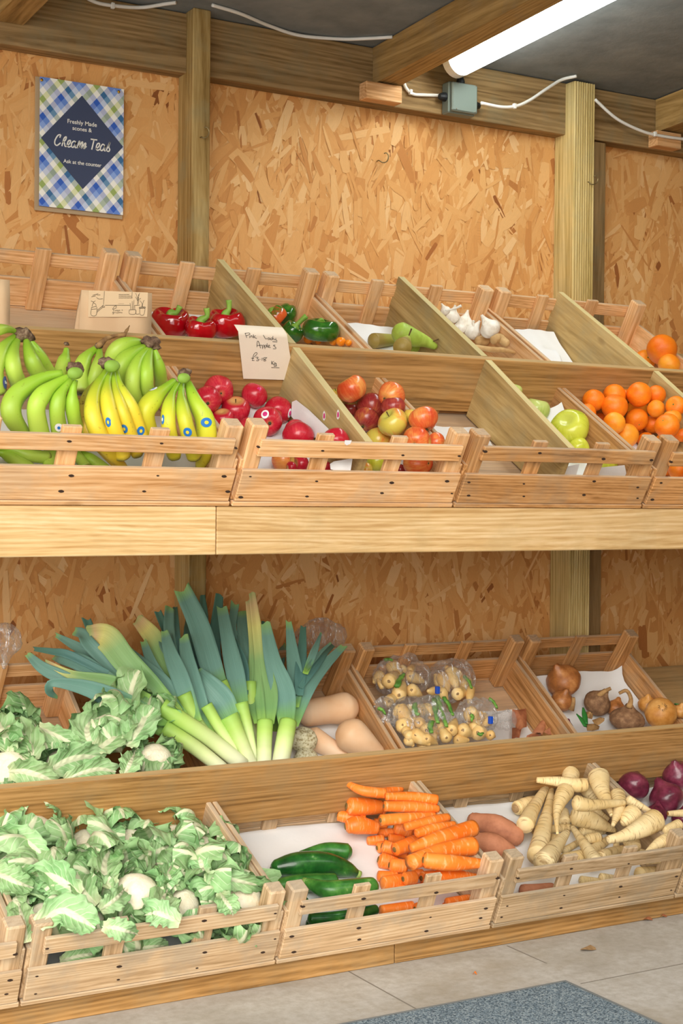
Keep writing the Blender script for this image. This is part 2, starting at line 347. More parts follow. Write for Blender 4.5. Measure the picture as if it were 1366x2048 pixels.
for x in (1.763, 2.349, 2.94):
    plank(UF, x, 0.028, 0.461, 0.158, 0.183); plank(UF, x, 0.483, 0.985, 0.184, 0.192)

# ---------------------------------------------------------------- wooden trays
NAIL = []
def nail(p, x, y, z, k):
    if not NAIL:
        V = [(0.0046*math.cos(q)*(1+0.2*math.cos(2*q+1)), yy, 0.0026*math.sin(q)) for yy in (-0.0003, 0.004) for q in np.linspace(0, 2*math.pi, 9)[:-1]]
        NAIL.append(mesh('nail', V, [tuple(range(8)), tuple(range(15, 7, -1))]+[(i, i+8, (i+1) % 8+8, (i+1) % 8) for i in range(8)], M['nail'], smooth=False)); q = NAIL[0]
    else: q = NAIL[0].copy(); COL.objects.link(q)
    q.parent = p; q.location = (x, y, z); q.scale = (k, 1, k)
def crate(R, x0, s0, W, D, key, lab, mids=2, side=0.118, seed=0, grp=None, cut=0):
    rnd = random.Random(seed); m = M[key]; o = empty('wooden_crate', R.W(x0, s0, 0), (R.t, 0, 0)); tag(o, lab, 'crate', grp)
    B = lambda n, lo, hi, ax, p=o, bev=0.0018: box(n, lo, hi, m[ax], p, bev)
    B('base_panel', (0.002, 0.004, 0.001), (W-0.002, D-0.004, 0.007), 0)
    FH = 0.092
    for side_i, (ya, yb, sg) in enumerate(((0, 0.011, 1), (D-0.011, D, -1))):
        low = (cut == 1 and sg < 0) or (cut == 2 and sg > 0)
        B('end_board', (0.004, ya, 0.012), (W-0.004, yb, FH), 0)
        yy = ya+sg*0.0015; B('bottom_lath', (0.0, min(ya-0.001*sg, ya+0.012*sg) if sg > 0 else yb-0.012, 0.0), (W, max(ya+0.012, yb) if sg < 0 else ya+0.012, 0.011), 0)
        if not low: B('rail', (0.030, ya, 0.128+rnd.uniform(-.002, .002)), (W-0.024, yb, 0.166+rnd.uniform(-.002, .002)), 0)
        y0, y1 = (0.0115, 0.052) if sg > 0 else (D-0.052, D-0.0115)
        for xx in (() if low else (0.006, W-0.048)): B('corner_post', (xx, y0, 0.008), (xx+0.042, y1, 0.088 if low else 0.196+rnd.uniform(-.004, .003)), 2, bev=0.004)
        y0, y1 = (0.0115, 0.024) if sg > 0 else (D-0.024, D-0.0115)
        for k in range(mids):
            xc = W*(k+1)/(mids+1)+rnd.uniform(-.008, .008); B('slat', (xc-0.021, y0, 0.008), (xc+0.021, y1, 0.088 if low else 0.180), 2)
    for xa in (0.0, W-0.013): B('side_board', (xa, 0.013, 0.009), (xa+0.013, D-0.013, side), 1)
    # nail heads
    xs = [0.028, W-0.026]+[W*(k+1)/(mids+1) for k in range(mids)]
    for i, xx in enumerate(xs):
        for zz in (0.032, 0.072, 0.147):
            nail(o, xx+rnd.uniform(-.014, .014), -0.0003, zz+rnd.uniform(-.009, .009), rnd.uniform(0.7, 1.4))
            if zz > 0.1 and not cut: nail(o, xx+rnd.uniform(-.01, .01), D-(0.0523 if i < 2 else 0.0243), zz+rnd.uniform(-.009, .009), rnd.uniform(0.7, 1.1))
    return o
GF = 'wooden crates on the stand'
for i, (x0, key, lab) in enumerate(((0.851, 'crate_warm', 'slatted wooden tray at the front of the upper tier holding the bananas'), (1.444, 'crate_warm', 'slatted wooden tray at the front of the upper tier with red apples'),
        (2.037, 'crate_red', 'reddish stained slatted tray at the front of the upper tier with green apples'), (2.630, 'crate_red', 'slatted tray at the front right end of the upper tier under the clementines'))):
    crate(UF, x0, 0.0, 0.587, 0.495, key, lab, seed=i, side=0.112, cut=1)
for i, (x0, key, lab) in enumerate(((0.872, 'crate_warm', 'slatted tray at the back of the upper tier behind the paper bags'), (1.472, 'crate_warm', 'slatted tray at the back of the upper tier behind the red peppers'),
        (2.074, 'crate_warm', 'slatted tray at the back of the upper tier holding pears and garlic'), (2.677, 'crate_warm', 'slatted tray at the back right of the upper tier with white paper and oranges'))):
    crate(UF, x0, UB0, 0.590, 0.49, key, lab, seed=10+i, side=0.122, cut=2)
for i, (x0, key, lab) in enumerate(((0.378, 'crate_pale', 'pale slatted tray cut off at the bottom left corner of the lower tier'), (0.972, 'crate_pale', 'pale slatted tray full of leafy cauliflowers at the front of the lower tier'),
        (1.566, 'crate_pale', 'pale slatted tray with courgettes and carrots at the front of the lower tier'), (2.163, 'crate_grey', 'greyed slatted tray holding the parsnips at the front of the lower tier'), (2.758, 'crate_grey', 'slatted tray under the red onions at the right end of the lower tier'))):
    crate(LF, x0, 0.0, 0.590, 0.495, key, lab, seed=20+i, side=0.138, cut=1)
for i, (x0, W, md, key, lab) in enumerate(((0.775, 0.59, 2, 'crate_warm', 'slatted tray at the back left of the lower tier behind the cauliflowers'), (1.636, 0.592, 2, 'crate_red', 'slatted tray at the back of the lower tier under the leeks and squashes'),
        (2.238, 0.598, 2, 'crate_red', 'slatted tray at the back of the lower tier holding bagged roots'), (2.850, 0.450, 1, 'crate_red', 'narrow slatted tray at the back right of the lower tier with brown onions'))):
    crate(LB, x0, 0.0, W, 0.49, key, lab, mids=md, seed=30+i, side=0.118, cut=2)
# ---------------------------------------------------------------- produce materials
rs0 = random.Random(11)
def m_banana(name, body, stem, tint, fre=0.0):
    t = NT(name, 0.42, 0.4); al = t.attr('along'); n = t.noise(t.coords((1, 1, 1)), 14, 3, 0.6)
    c = t.ramp(t.math('ADD', al, t.math('MULTIPLY', t.math('SUBTRACT', n, 0.5), 0.12)), [(0.0, stem), (0.14, stem), (0.42, tint), (0.62, body), (0.93, body), (0.975, '#8a8640'), (1.0, '#3a2a1c')])
    sp = t.ramp(t.noise(t.coords((1, 1, 1)), 70, 2, 0.7), [(0.66, 0.0), (0.74, fre)]); c = t.mix(sp, c, lin('#6b4a22'))
    c = t.hsv(c, 0.5, 1.0, t.math('ADD', 0.9, t.math('MULTIPLY', t.rand(), 0.2))); t.col(c); t.b.inputs['Subsurface Weight'].default_value = 0.04
    t.b.inputs['Subsurface Radius'].default_value = (0.01, 0.01, 0.004); return t.m
M['ban_green'] = m_banana('banana_skin_green', '#b4cf52', '#94bf33', '#a5c941', 0.35)
M['ban_yellow'] = m_banana('banana_skin_yellow', '#f2d63c', '#9cc22e', '#e2d83e', 0.5)
M['ban_mixed'] = m_banana('banana_skin_turning', '#ded43a', '#8fb92c', '#c2cf38', 0.6)
M['ban_old'] = m_banana('banana_skin_spotted', '#d8b548', '#a7a83a', '#cfae48', 0.9)
t = NT('banana_crown_skin', 0.8, 0.2); n = t.noise(t.coords(), 60, 4, 0.7); t.col(t.ramp(n, [(0.3, '#3c2c24'), (0.5, '#6e5644'), (0.7, '#a08a70')])); t.bump(n, 0.8, 0.004); M['ban_crown'] = t.m
M['ban_cut'] = plain('banana_crown_green', '#86ab3f', 0.6)
def m_apple(name, red, mid, base, amt, streak=0.6):
    t = NT(name, 0.24, 0.5); v = t.coords(); al = t.attr('along'); n = t.noise(v, 0.9, 3, 0.5); o = t.n('TexCoord').outputs['Object']
    s_ = t.n('SeparateXYZ', {0: o}); ang = t.math('ARCTAN2', s_.outputs[0], s_.outputs[1])
    sv = t.n('CombineXYZ', {0: t.math('MULTIPLY', t.math('COSINE', ang), 1.6), 1: t.math('MULTIPLY', t.math('SINE', ang), 1.6), 2: t.math('ADD', t.math('MULTIPLY', al, 0.5), t.math('MULTIPLY', t.rand(), 90))}).outputs[0]
    st = t.noise(sv, 5.0, 3, 0.7)
    f = t.math('ADD', t.math('MULTIPLY', n, 0.65), t.math('MULTIPLY', st, 0.35)); f = t.math('ADD', f, t.math('MULTIPLY', t.math('SUBTRACT', t.rand(), 0.5), 0.12))
    c = t.ramp(f, [(amt-0.13, red), (amt, mid), (amt+0.12, base)])
    tp = t.ramp(al, [(0.0, 1.0), (0.10, 0.9), (0.22, 0.0), (0.9, 0.0), (1.0, 0.6)]); c = t.mix(tp, c, t.mix(0.5, lin(base), lin('#b9c060')))
    dots = t.ramp(t.n('TexVoronoi', {'Vector': v, 'Scale': 9.0}).outputs['Distance'], [(0.05, 0.35), (0.12, 0.0)]); c = t.mix(dots, c, lin('#f2d9a8'))
    t.col(c); return t.m
M['apple_pink'] = m_apple('apple_skin_crimson', '#b91c30', '#cc3444', '#e0705c', 0.62)
M['apple_gala'] = m_apple('apple_skin_striped', '#b53324', '#d6603a', '#e8b052', 0.53)
M['apple_dark'] = m_apple('apple_skin_dusky', '#8e2a2a', '#a94438', '#c9803f', 0.60)
M['apple_orange'] = m_apple('apple_skin_orange', '#cf4a28', '#dd6a38', '#e89a50', 0.50)
M['apple_yellow'] = m_apple('apple_skin_yellow_blush', '#d2542c', '#e59a48', '#d8c455', 0.42)
M['apple_green'] = m_apple('apple_skin_green', '#a5b32e', '#c4c83a', '#d4d84c', 0.45)
M['apple_pale'] = m_apple('apple_skin_pale', '#9db04e', '#b4c468', '#c6d27a', 0.45)
M['stem'] = plain('brown_stem', '#5a4128', 0.8)
M['calyx'] = plain('dry_calyx', '#4c4a2c', 0.9)
def m_simple(name, stops, scale=8, rough=0.4, bump=0.0, bscale=80, spec=0.4, ss=0.0, coat=0.0, alr=None):
    t = NT(name, rough, spec); v = t.coords(); c = t.ramp(t.noise(v, scale, 4, 0.6), stops)
    c = t.hsv(c, 0.5, 1.0, t.math('ADD', 0.92, t.math('MULTIPLY', t.rand(), 0.16)))
    if alr:
        for a0, a1, colr in alr:
            f = t.ramp(t.math('ADD', t.attr('along'), t.math('MULTIPLY', t.math('SUBTRACT', t.noise(v, 12, 2), 0.5), 0.1)), [(a0, 0.0), (a1, 1.0)] if a0 < a1 else [(a1, 1.0), (a0, 0.0)]); c = t.mix(f, c, lin(colr))
    t.col(c)
    if bump: t.bump(t.noise(v, bscale, 3, 0.6), bump, 0.002)
    t.b.inputs['Subsurface Weight'].default_value = ss; t.b.inputs['Subsurface Radius'].default_value = (0.012, 0.006, 0.002); t.b.inputs['Coat Weight'].default_value = coat; return t.m
M['orange'] = m_simple('clementine_peel', [(0.3, '#ef6a08'), (0.6, '#f98a1c')], 0.8, 0.38, 0.35, 12)
M['orange_lt'] = m_simple('clementine_peel_light', [(0.3, '#f58412'), (0.6, '#fba32e')], 0.8, 0.38, 0.35, 12)
M['nub'] = plain('stalk_nub', '#6f8136', 0.8)
M['pepper_red'] = m_simple('red_pepper_skin', [(0.3, '#9a0410'), (0.7, '#c00a1a')], 1.0, 0.12, coat=0.5, spec=0.6)
M['pepper_green'] = m_simple('green_pepper_skin', [(0.3, '#1f5016'), (0.55, '#2f6a1e'), (0.75, '#5a9a30')], 0.9, 0.14, coat=0.4, spec=0.6)
M['pepper_mixed'] = m_simple('turning_pepper_skin', [(0.42, '#3d7a22'), (0.5, '#a0602a'), (0.56, '#e0602a')], 0.8, 0.16, coat=0.4)
M['pepper_stem'] = m_simple('pepper_stalk', [(0.3, '#6f9c38'), (0.7, '#9cc24e')], 20, 0.5)
M['pear'] = m_simple('pear_skin', [(0.35, '#a09a44'), (0.5, '#aab24a'), (0.65, '#b8ca58')], 14, 0.5, 0.3, 200, alr=[(0.75, 0.2, '#96803e')])
M['pear_green'] = m_simple('pear_skin_green', [(0.35, '#8c9a38'), (0.5, '#9ab444'), (0.65, '#b2cc5a')], 14, 0.5, 0.3, 200)
M['garlic'] = m_simple('garlic_skin', [(0.3, '#d8cdbc'), (0.5, '#ece6da'), (0.7, '#f7f2e8')], 1.4, 0.55)
M['ginger'] = m_simple('ginger_skin', [(0.3, '#b48c58'), (0.7, '#d8b47e')], 22, 0.7, 0.4)
M['tomato'] = m_simple('small_orange_tomato_skin', [(0.3, '#ee7a12'), (0.7, '#f89c28')], 0.8, 0.2)
def m_root(name, c0, c1, ring, ringamt, rough=0.5, lines=26.0, ss=0.05, tip=None, light=False):
    t = NT(name, rough, 0.4); v = t.coords(); al = t.attr('along')
    rv = t.n('VectorMath', {0: v, 1: (14.0, 14.0, 14.0)}, operation='MULTIPLY').outputs[0]
    cv = t.n('CombineXYZ', {0: t.math('MULTIPLY', al, lines), 1: t.math('MULTIPLY', t.n('SeparateXYZ', {0: v}).outputs[2], 38.0), 2: t.math('MULTIPLY', t.n('SeparateXYZ', {0: v}).outputs[0], 16.0)}).outputs[0]
    r = t.noise(cv, 1.0, 3, 0.6); f = t.ramp(r, [(0.55, 0.0), (0.66, ringamt)])
    c = t.ramp(t.noise(rv, 1.0, 3, 0.6), [(0.3, c0), (0.65, c1)]); c = t.mix(f, c, lin(ring))
    c = t.hsv(c, 0.5, 1.0, t.math('ADD', 0.92, t.math('MULTIPLY', t.rand(), 0.14))); t.col(c); t.bump(r, 0.35 if not light else -0.3, 0.002)
    t.b.inputs['Subsurface Weight'].default_value = ss; t.b.inputs['Subsurface Radius'].default_value = (0.008, 0.004, 0.002); return t.m
M['carrot'] = m_root('carrot_skin', '#f4761e', '#fc9038', '#fcbf88', 0.6, 0.42, 24.0)
M['parsnip'] = m_root('parsnip_skin', '#e2c487', '#f3dfae', '#9a7442', 0.75, 0.6, 44.0)
M['crown_dark'] = m_simple('root_crown', [(0.3, '#5e4a22'), (0.7, '#94763e')], 90, 0.9, 0.5)
M['crown_ring'] = m_simple('parsnip_crown', [(0.3, '#8d6c44'), (0.7, '#b99a70')], 90, 0.9, 0.5)
M['tip'] = plain('cut_root_tip', '#b5733c', 0.8)
M['sweet'] = m_simple('sweet_potato_skin', [(0.3, '#9c6248'), (0.45, '#b67858'), (0.62, '#c98866'), (0.75, '#d89068')], 16, 0.75, 0.6, 60)
M['courgette'] = m_simple('courgette_skin', [(0.3, '#14401a'), (0.5, '#1f5a22'), (0.66, '#33752c'), (0.72, '#6f9a58')], 30, 0.28, 0.1, coat=0.2)
M['courgette_lt'] = m_simple('courgette_skin_light', [(0.3, '#255c22'), (0.5, '#3a7a30'), (0.66, '#56923e'), (0.72, '#8fb26a')], 30, 0.3, 0.1)
M['courgette_stem'] = m_simple('courgette_stalk', [(0.3, '#6d9440'), (0.7, '#a6bf66')], 40, 0.6)
M['onion'] = m_simple('onion_skin_brown', [(0.3, '#8a5630'), (0.5, '#b0703c'), (0.68, '#cf9258')], 1.3, 0.4, 0.3, 4)
M['onion_lt'] = m_simple('onion_skin_golden', [(0.3, '#b87832'), (0.5, '#cf924a'), (0.68, '#e0ac66')], 1.3, 0.4, 0.3, 4)
M['onion_dirty'] = m_simple('onion_skin_soiled', [(0.3, '#6b4d36'), (0.5, '#8a6648'), (0.68, '#a8835f')], 2.4, 0.8, 0.6, 6)
M['onion_red'] = m_simple('onion_skin_red', [(0.3, '#4c1c2a'), (0.5, '#702a40'), (0.7, '#94465c')], 1.2, 0.28, 0.2, 4, coat=0.2)
M['onion_neck'] = m_simple('dry_onion_neck', [(0.3, '#7d5a36'), (0.7, '#bb9460')], 40, 0.85, 0.6)
M['skin_scrap'] = m_simple('loose_onion_skin', [(0.3, '#8a4830'), (0.7, '#c08058')], 30, 0.6)
M['sprout'] = plain('green_sprout', '#2f7a34', 0.5)
M['squash'] = m_simple('butternut_skin', [(0.3, '#e2b184'), (0.5, '#ecc39a'), (0.7, '#efcfae')], 7, 0.5, 0.05)
M['celeriac'] = m_simple('celeriac_skin', [(0.38, '#a8966c'), (0.46, '#d8d0a8'), (0.6, '#ece6c8')], 5, 0.8, 0.8, 7)
M['curd'] = m_simple('cauliflower_curd', [(0.3, '#efe3c2'), (0.7, '#fbf4dd')], 40, 0.8, 0.9, 120)
t = NT('cauliflower_leaf', 0.55, 0.3); al = t.attr('along'); ac = t.attr('across'); aab = t.math('ABSOLUTE', ac); v = t.coords()
vein = t.n('TexWave', {'Vector': t.n('CombineXYZ', {0: t.math('SUBTRACT', al, t.math('MULTIPLY', aab, 0.32))}).outputs[0], 'Scale': 2.4, 'Distortion': 0.0}).outputs[1]
vf = t.math('MULTIPLY', t.ramp(vein, [(0.95, 0.0), (0.995, 0.7)]), t.ramp(aab, [(0.3, 1.0), (0.95, 0.15)]))
c = t.ramp(t.noise(v, 12, 4, 0.6), [(0.3, '#86b474'), (0.5, '#a3cb8c'), (0.7, '#bedca6')])
c = t.mix(vf, c, lin('#eaf3d2')); rib = t.ramp(t.math('ADD', aab, t.math('MULTIPLY', al, 0.10)), [(0.19, 1.0), (0.26, 0.0)]); c = t.mix(rib, c, lin('#eff2cc'))
c = t.mix(t.ramp(al, [(0.0, 1.0), (0.22, 0.0)]), c, lin('#dfe9b8')); c = t.hsv(c, t.math('ADD', 0.49, t.math('MULTIPLY', t.rand(), 0.025)), 1.0, t.math('ADD', 0.88, t.math('MULTIPLY', t.rand(), 0.2)))
t.col(c); t.bump(t.math('ADD', vein, t.math('MULTIPLY', t.noise(v, 60, 3), 0.6)), 0.35, 0.003)
tr = t.n('BsdfTranslucent', {0: (0.35, 0.6, 0.2, 1)}); mx = t.n('MixShader', {0: 0.18, 1: t.b.outputs[0], 2: tr.outputs[0]}); t.t.links.new(mx.outputs[0], t.out.inputs[0]); M['cleaf'] = t.m
def m_leek(name, stops):
    t = NT(name, 0.5, 0.3); al = t.attr('along'); ac = t.attr('across'); v = t.coords()
    st = t.noise(t.n('CombineXYZ', {0: t.math('MULTIPLY', ac, 22.0), 1: t.math('MULTIPLY', al, 3.0), 2: t.math('MULTIPLY', t.rand(), 50)}).outputs[0], 1.0, 2, 0.5)
    c = t.ramp(t.math('ADD', al, t.math('MULTIPLY', t.math('SUBTRACT', t.noise(v, 9, 2), 0.5), 0.12)), stops)
    c = t.hsv(c, 0.5, 1.0, t.math('ADD', 0.78, t.math('MULTIPLY', st, 0.44))); t.col(c); t.bump(st, 0.3, 0.001); return t.m
M['leek_stalk'] = m_leek('leek_shaft', [(0.0, '#f0f3d4'), (0.35, '#dbe9a8'), (0.75, '#b4d66c'), (1.0, '#98c45a')])
M['leek_leaf'] = m_leek('leek_leaf_blue_green', [(0.0, '#98c45a'), (0.08, '#74a362'), (0.28, '#6d978a'), (0.9, '#6a9384'), (1.0, '#86b06c')])
M['leek_leaf_dark'] = m_leek('leek_leaf_dark', [(0.0, '#588479'), (0.25, '#55807a'), (1.0, '#527e6c')])
M['leek_leaf_yellow'] = m_leek('leek_leaf_yellowing', [(0.0, '#98c45a'), (0.2, '#7ba86a'), (0.6, '#8aae70'), (0.82, '#cdc878'), (0.93, '#c4a878'), (1.0, '#9aa868')])
def m_paper(name, c, tr=0.15):
    t = NT(name, 0.85, 0.15); v = t.coords(); n = t.noise(v, 16, 4, 0.6); t.col(lin(c)); t.bump(n, 0.25, 0.006); return t.m
M['paper'] = m_paper('white_tissue_paper', '#e9eaea')
M['paper_note'] = m_paper('cream_note_paper', '#ecdfcc')
t = NT('kraft_paper', 0.8, 0.2); v = t.coords((1, 1, 1)); n = t.noise(v, 10, 3); t.col(t.ramp(n, [(0.3, '#d8b58e'), (0.7, '#e3c49d')])); t.bump(t.noise(v, 24, 4, 0.7), 0.2, 0.004); M['kraft'] = t.m
M['kraft_light'] = plain('kraft_print_panel', '#e6c9a2', 0.8, 0.2)
M['ink'] = plain('black_ink', '#2c2a28', 0.8, 0.1)
# clear film
t = NT('clear_plastic_film', 0.08, 0.5); g = t.n('BsdfGlossy', {'Roughness': 0.18}); tp = t.n('BsdfTransparent', {0: (0.97, 0.97, 0.97, 1)}); df = t.n('BsdfDiffuse', {0: (0.9, 0.9, 0.9, 1)})
lw = t.n('LayerWeight', {'Blend': 0.35}); v = t.coords(); bn = t.n('Bump', {'Height': t.noise(v, 38, 4, 0.7, 1.5), 'Strength': 0.9, 'Distance': 0.012}); t.put(g.inputs['Normal'], bn.outputs[0]); t.put(lw.inputs['Normal'], bn.outputs[0])
gl = t.n('MixShader', {0: 0.35, 1: g.outputs[0], 2: df.outputs[0]}); sk = t.noise(t.coords((60, 14, 14)), 1.0, 3, 0.65, 2.0); f = t.math('MAXIMUM', t.ramp(lw.outputs['Facing'], [(0.2, 0.06), (0.9, 0.6)]), t.ramp(sk, [(0.53, 0.0), (0.66, 0.7)])); mx = t.n('MixShader', {0: f, 1: tp.outputs[0], 2: gl.outputs[0]}); t.t.links.new(mx.outputs[0], t.out.inputs[0]); M['film'] = t.m  # whitish noise streaks painted into the film as highlights
M['tape'] = plain('blue_tape', '#1c4fc0', 0.4)
M['sticker_blue'] = plain('blue_sticker', '#2a78c4', 0.4); M['sticker_white'] = plain('white_sticker', '#f0eef0', 0.4); M['sticker_purple'] = plain('violet_blue_sticker', '#5560bb', 0.4); M['sticker_pink'] = plain('pink_print', '#d0347c', 0.4); M['sticker_yellow'] = plain('yellow_print', '#e8d23c', 0.4)
M['soil'] = plain('dried_husk', '#8a6a44', 0.9)
t = NT('lamp_diffuser', 0.3); t.put(t.b.inputs['Emission Color'], (0.93, 1.0, 0.98, 1)); t.b.inputs['Emission Strength'].default_value = 15.0; t.col(lin('#f4fbf8')); M['lamp'] = t.m
M['lamp_side'] = plain('lamp_housing', '#b9bfb4', 0.35)
# printed card
t = NT('gingham_print', 0.5, 0.4); o = t.n('TexCoord').outputs['Object']; q = t.n('SeparateXYZ', {0: o}); x_, z_ = q.outputs[0], q.outputs[2]
def band(expr):
    f = t.math('FRACT', t.math('MULTIPLY', expr, 8.6)); return f
ua = band(t.math('ADD', t.math('MULTIPLY', x_, 1.12), z_)); ub = band(t.math('SUBTRACT', t.math('MULTIPLY', x_, 1.12), z_))
st_ = [(0.0, '#f4f3ea'), (0.2, '#8fa6dc'), (0.4, '#2f5fc0'), (0.6, '#f4f3ea'), (0.8, '#3f7868')]
st2 = [(0.0, '#f6f5ee'), (0.2, '#3560c0'), (0.4, '#86aae8'), (0.6, '#f4f3ea'), (0.8, '#ccd65c')]
ca = t.ramp(ua, st_, 'CONSTANT'); cb = t.ramp(ub, st2, 'CONSTANT'); t.col(t.mix(0.5, ca, cb)); M['gingham'] = t.m
M['navy'] = plain('navy_print', '#3d4763', 0.55); M['card_white'] = plain('white_print', '#e9e8e0', 0.6)
t = NT('clear_sleeve', 0.2); M['sleeve'] = plain('pale_backing_card', '#b39a78', 0.5)
# ---------------------------------------------------------------- piles that rest on each other
def C(x0, y0, k=3.994): return lambda x, y: (x0+x/k, y0+y/k)
class Pile:
    def __init__(s, R, smin=0.032, smax=0.455, tol=0.14, base=0.008, x=None, wl=0.112, wr=0.112): s.R, s.smin, s.smax, s.tol, s.base, s.x, s.wl, s.wr = R, smin, smax, tol, base, x, wl, wr; s.c = np.zeros((0, 3)); s.r = np.zeros(0)
    def solve(s, px, rp, lift=0.0, maxh=0.26):
        """px: image points along the spine, rp: radii in image px; the body is slid towards the viewer until it clears what it lies on"""
        best = None; dh = lift
        while dh < maxh:
            P = []; Rr = []
            for (u, v), r in zip(px, rp):
                h = s.base+dh; q = s.R.P(u, v, h)
                for _ in range(3): rr = r*depth(q)/FPX; q = s.R.P(u, v, h+rr)
                P.append(q); Rr.append(rr)
            P = np.array(P); Rr = np.array(Rr)
            if len(P) > 1: D = catmull(np.hstack([P, Rr[:, None]]), max(6, len(P)*3)); Q, q = D[:, :3], D[:, 3]
            else: Q, q = P, Rr
            L = np.array([s.R.L(x) for x in Q]); ok_b = np.all(L[:, 1]+q*0.9 <= s.smax); ok_f = np.all(L[:, 1]-q*0.9 >= s.smin)
            if s.x is not None:
                inn = ((L[:, 0]+q*0.92 <= s.x[1]) | (L[:, 2]-q*0.85 >= s.wr)) & ((L[:, 0]-q*0.92 >= s.x[0]) | (L[:, 2]-q*0.85 >= s.wl)); pen0 = 0 if inn.all() else 0.5*(~inn).mean()+0.02
            else: pen0 = 0
            if ok_b:
                if len(s.c): 
                    d = np.linalg.norm(Q[:, None]-s.c[None], axis=2)-(q[:, None]+s.r[None])*(1-s.tol); pen = -min(0, d.min())+pen0
                else: pen = pen0
                if best is None or pen < best[0]-0.0005: best = (pen, P, Rr, Q, q)
                if pen == 0: break
                if not ok_f: break
            dh += 0.003
        if best is None: best = (0, P, Rr, Q, q)
        s.c = np.vstack([s.c, best[3]]); s.r = np.concatenate([s.r, best[4]]); return best[1], best[2]
def basis(z, hint=(0, 0, 1)):
    z = Vector(z).normalized(); x = Vector(hint).cross(z)
    if x.length < 1e-3: x = Vector((1, 0, 0)).cross(z)
    x.normalize(); return Matrix((x, z.cross(x), z)).transposed()
def place(o, loc, rot3=None, sc=1.0):
    m = (rot3.to_4x4() if rot3 is not None else Matrix.Identity(4)); s3 = sc if isinstance(sc, (tuple, list)) else (sc,)*3
    o.matrix_world = Matrix.Translation(Vector(loc)) @ m @ Matrix.Diagonal((*s3, 1)); return o
def disc_patch(name, c, r, u, v, rad, mat, parent, asp=1.0, rot=0.0, off=0.0006, inner=None, R3=None, pole=None):
    """a sticker curved to the round surface it is stuck on"""
    d = ray(u, v); d = d/np.linalg.norm(d); oc = CP-np.asarray(c); b = d@oc; q = b*b-(oc@oc-r*r)
    p = CP+d*(-b-math.sqrt(max(q, 0))); n = (p-c)/np.linalg.norm(p-c); x = np.cross([0, 0, 1], n); x /= np.linalg.norm(x); y = np.cross(n, x)
    V = [n*(r+off)]; Fc = []; m = 16
    for k in (0.5, 1.0):
        for j in range(m):
            a = 2*math.pi*j/m; e = x*math.cos(a)*rad*k*asp+y*math.sin(a)*rad*k; e = e if not rot else (x*(math.cos(a)*asp*math.cos(rot)-math.sin(a)*math.sin(rot))+y*(math.cos(a)*asp*math.sin(rot)+math.sin(a)*math.cos(rot)))*rad*k
            w = n*r+e; V.append(w/np.linalg.norm(w)*(r+off*(1.0 if k < 1 else 0.4)))
    Fc += [(0, 1+j, 1+(j+1) % m) for j in range(m)]+[(1+j, 1+m+j, 1+m+(j+1) % m, 1+(j+1) % m) for j in range(m)]
    V = np.array(V)+c
    o = mesh(name, V, Fc, mat, None, origin=p); return o, p, n
def child(o, par): 
    bpy.context.view_layer.update(); o.parent = par; o.matrix_parent_inverse = par.matrix_world.inverted(); return o

# ---------- round fruit prototypes (unit radius, +z is the stalk end)
def apple_mesh(seed, dimp=0.34, bot=0.16, tall=0.90, lob=0.03):
    rnd = random.Random(seed); V = []; Fc = []; A = []; n, m = 28, 22; ph = rnd.uniform(0, 6)
    for i in range(m+1):
        f = math.pi*i/m
        for j in range(n):
            t = 2*math.pi*j/n; r = math.sin(f)*(1+0.07*math.cos(f))*(1+lob*math.cos(5*t+ph)*(0.3+0.7*(f/math.pi)))*(1+0.02*math.sin(t+ph))
            z = tall*math.cos(f)-dimp*math.exp(-(f/0.36)**2)+bot*math.exp(-((math.pi-f)/0.32)**2)
            V.append((r*math.cos(t), r*math.sin(t), z)); A.append(i/m)
    Fc = [(i*n+j, (i+1)*n+j, (i+1)*n+(j+1) % n, i*n+(j+1) % n) for i in range(m) for j in range(n)]
    return np.array(V), Fc, np.array(A)
def proto(name, V, Fc, mat, attrs=None):
    me = mesh(name, V, Fc, mat, attrs=attrs); d = me.data; bpy.data.objects.remove(me); return d
def newobj(name, me, parent=None): o = bpy.data.objects.new(name, me); COL.objects.link(o); o.parent = parent; return o
APV = [apple_mesh(i, 0.34 if i < 2 else 0.30, tall=(0.9, 0.95, 0.86)[i]) for i in range(3)]
APM = {}
def apple_data(mat, k):
    if (mat, k) not in APM: V, Fc, A = APV[k]; APM[(mat, k)] = proto('apple', V, Fc, M[mat], {'along': A})
    return APM[(mat, k)]
sV, sF, sA = sweep([(0, 0, 0.40), (0.02, 0, 0.62), (0.07, 0.02, 0.92)], [0.035, 0.028, 0.05], 8, 6); STEM = proto('stalk', sV, sF, M['stem'])
cV, cF_, cA = sweep([(0, 0, -0.80), (0.0, 0, -0.70)], [0.12, 0.05], 8, 2); CALYX = proto('calyx', cV, cF_, M['calyx'])
def view_dir(p): d = CP-np.asarray(p); return Vector(d/np.linalg.norm(d))
def orient(p, mode, rnd):
    """axis of a round fruit: 'up' stalk up, 'face' stalk to the viewer, 'l','r' sideways, 'back' calyx to the viewer, or (right, up, toward) vector"""
    vd = view_dir(p); rt = Vector(cR); up = Vector(cU)
    if isinstance(mode, tuple): return (rt*mode[0]+up*mode[1]+vd*mode[2]).normalized()
    j = Vector((rnd.uniform(-.25, .25), rnd.uniform(-.25, .25), rnd.uniform(-.2, .2)))
    return ({'up': Vector((0, -0.15, 1)), 'face': vd+up*0.4, 'l': -rt+vd*0.4, 'r': rt+vd*0.4, 'back': -vd-up*0.2, 'down': Vector((0, 0.3, -1)), 'away': -vd+up*0.3}[mode]+j).normalized()
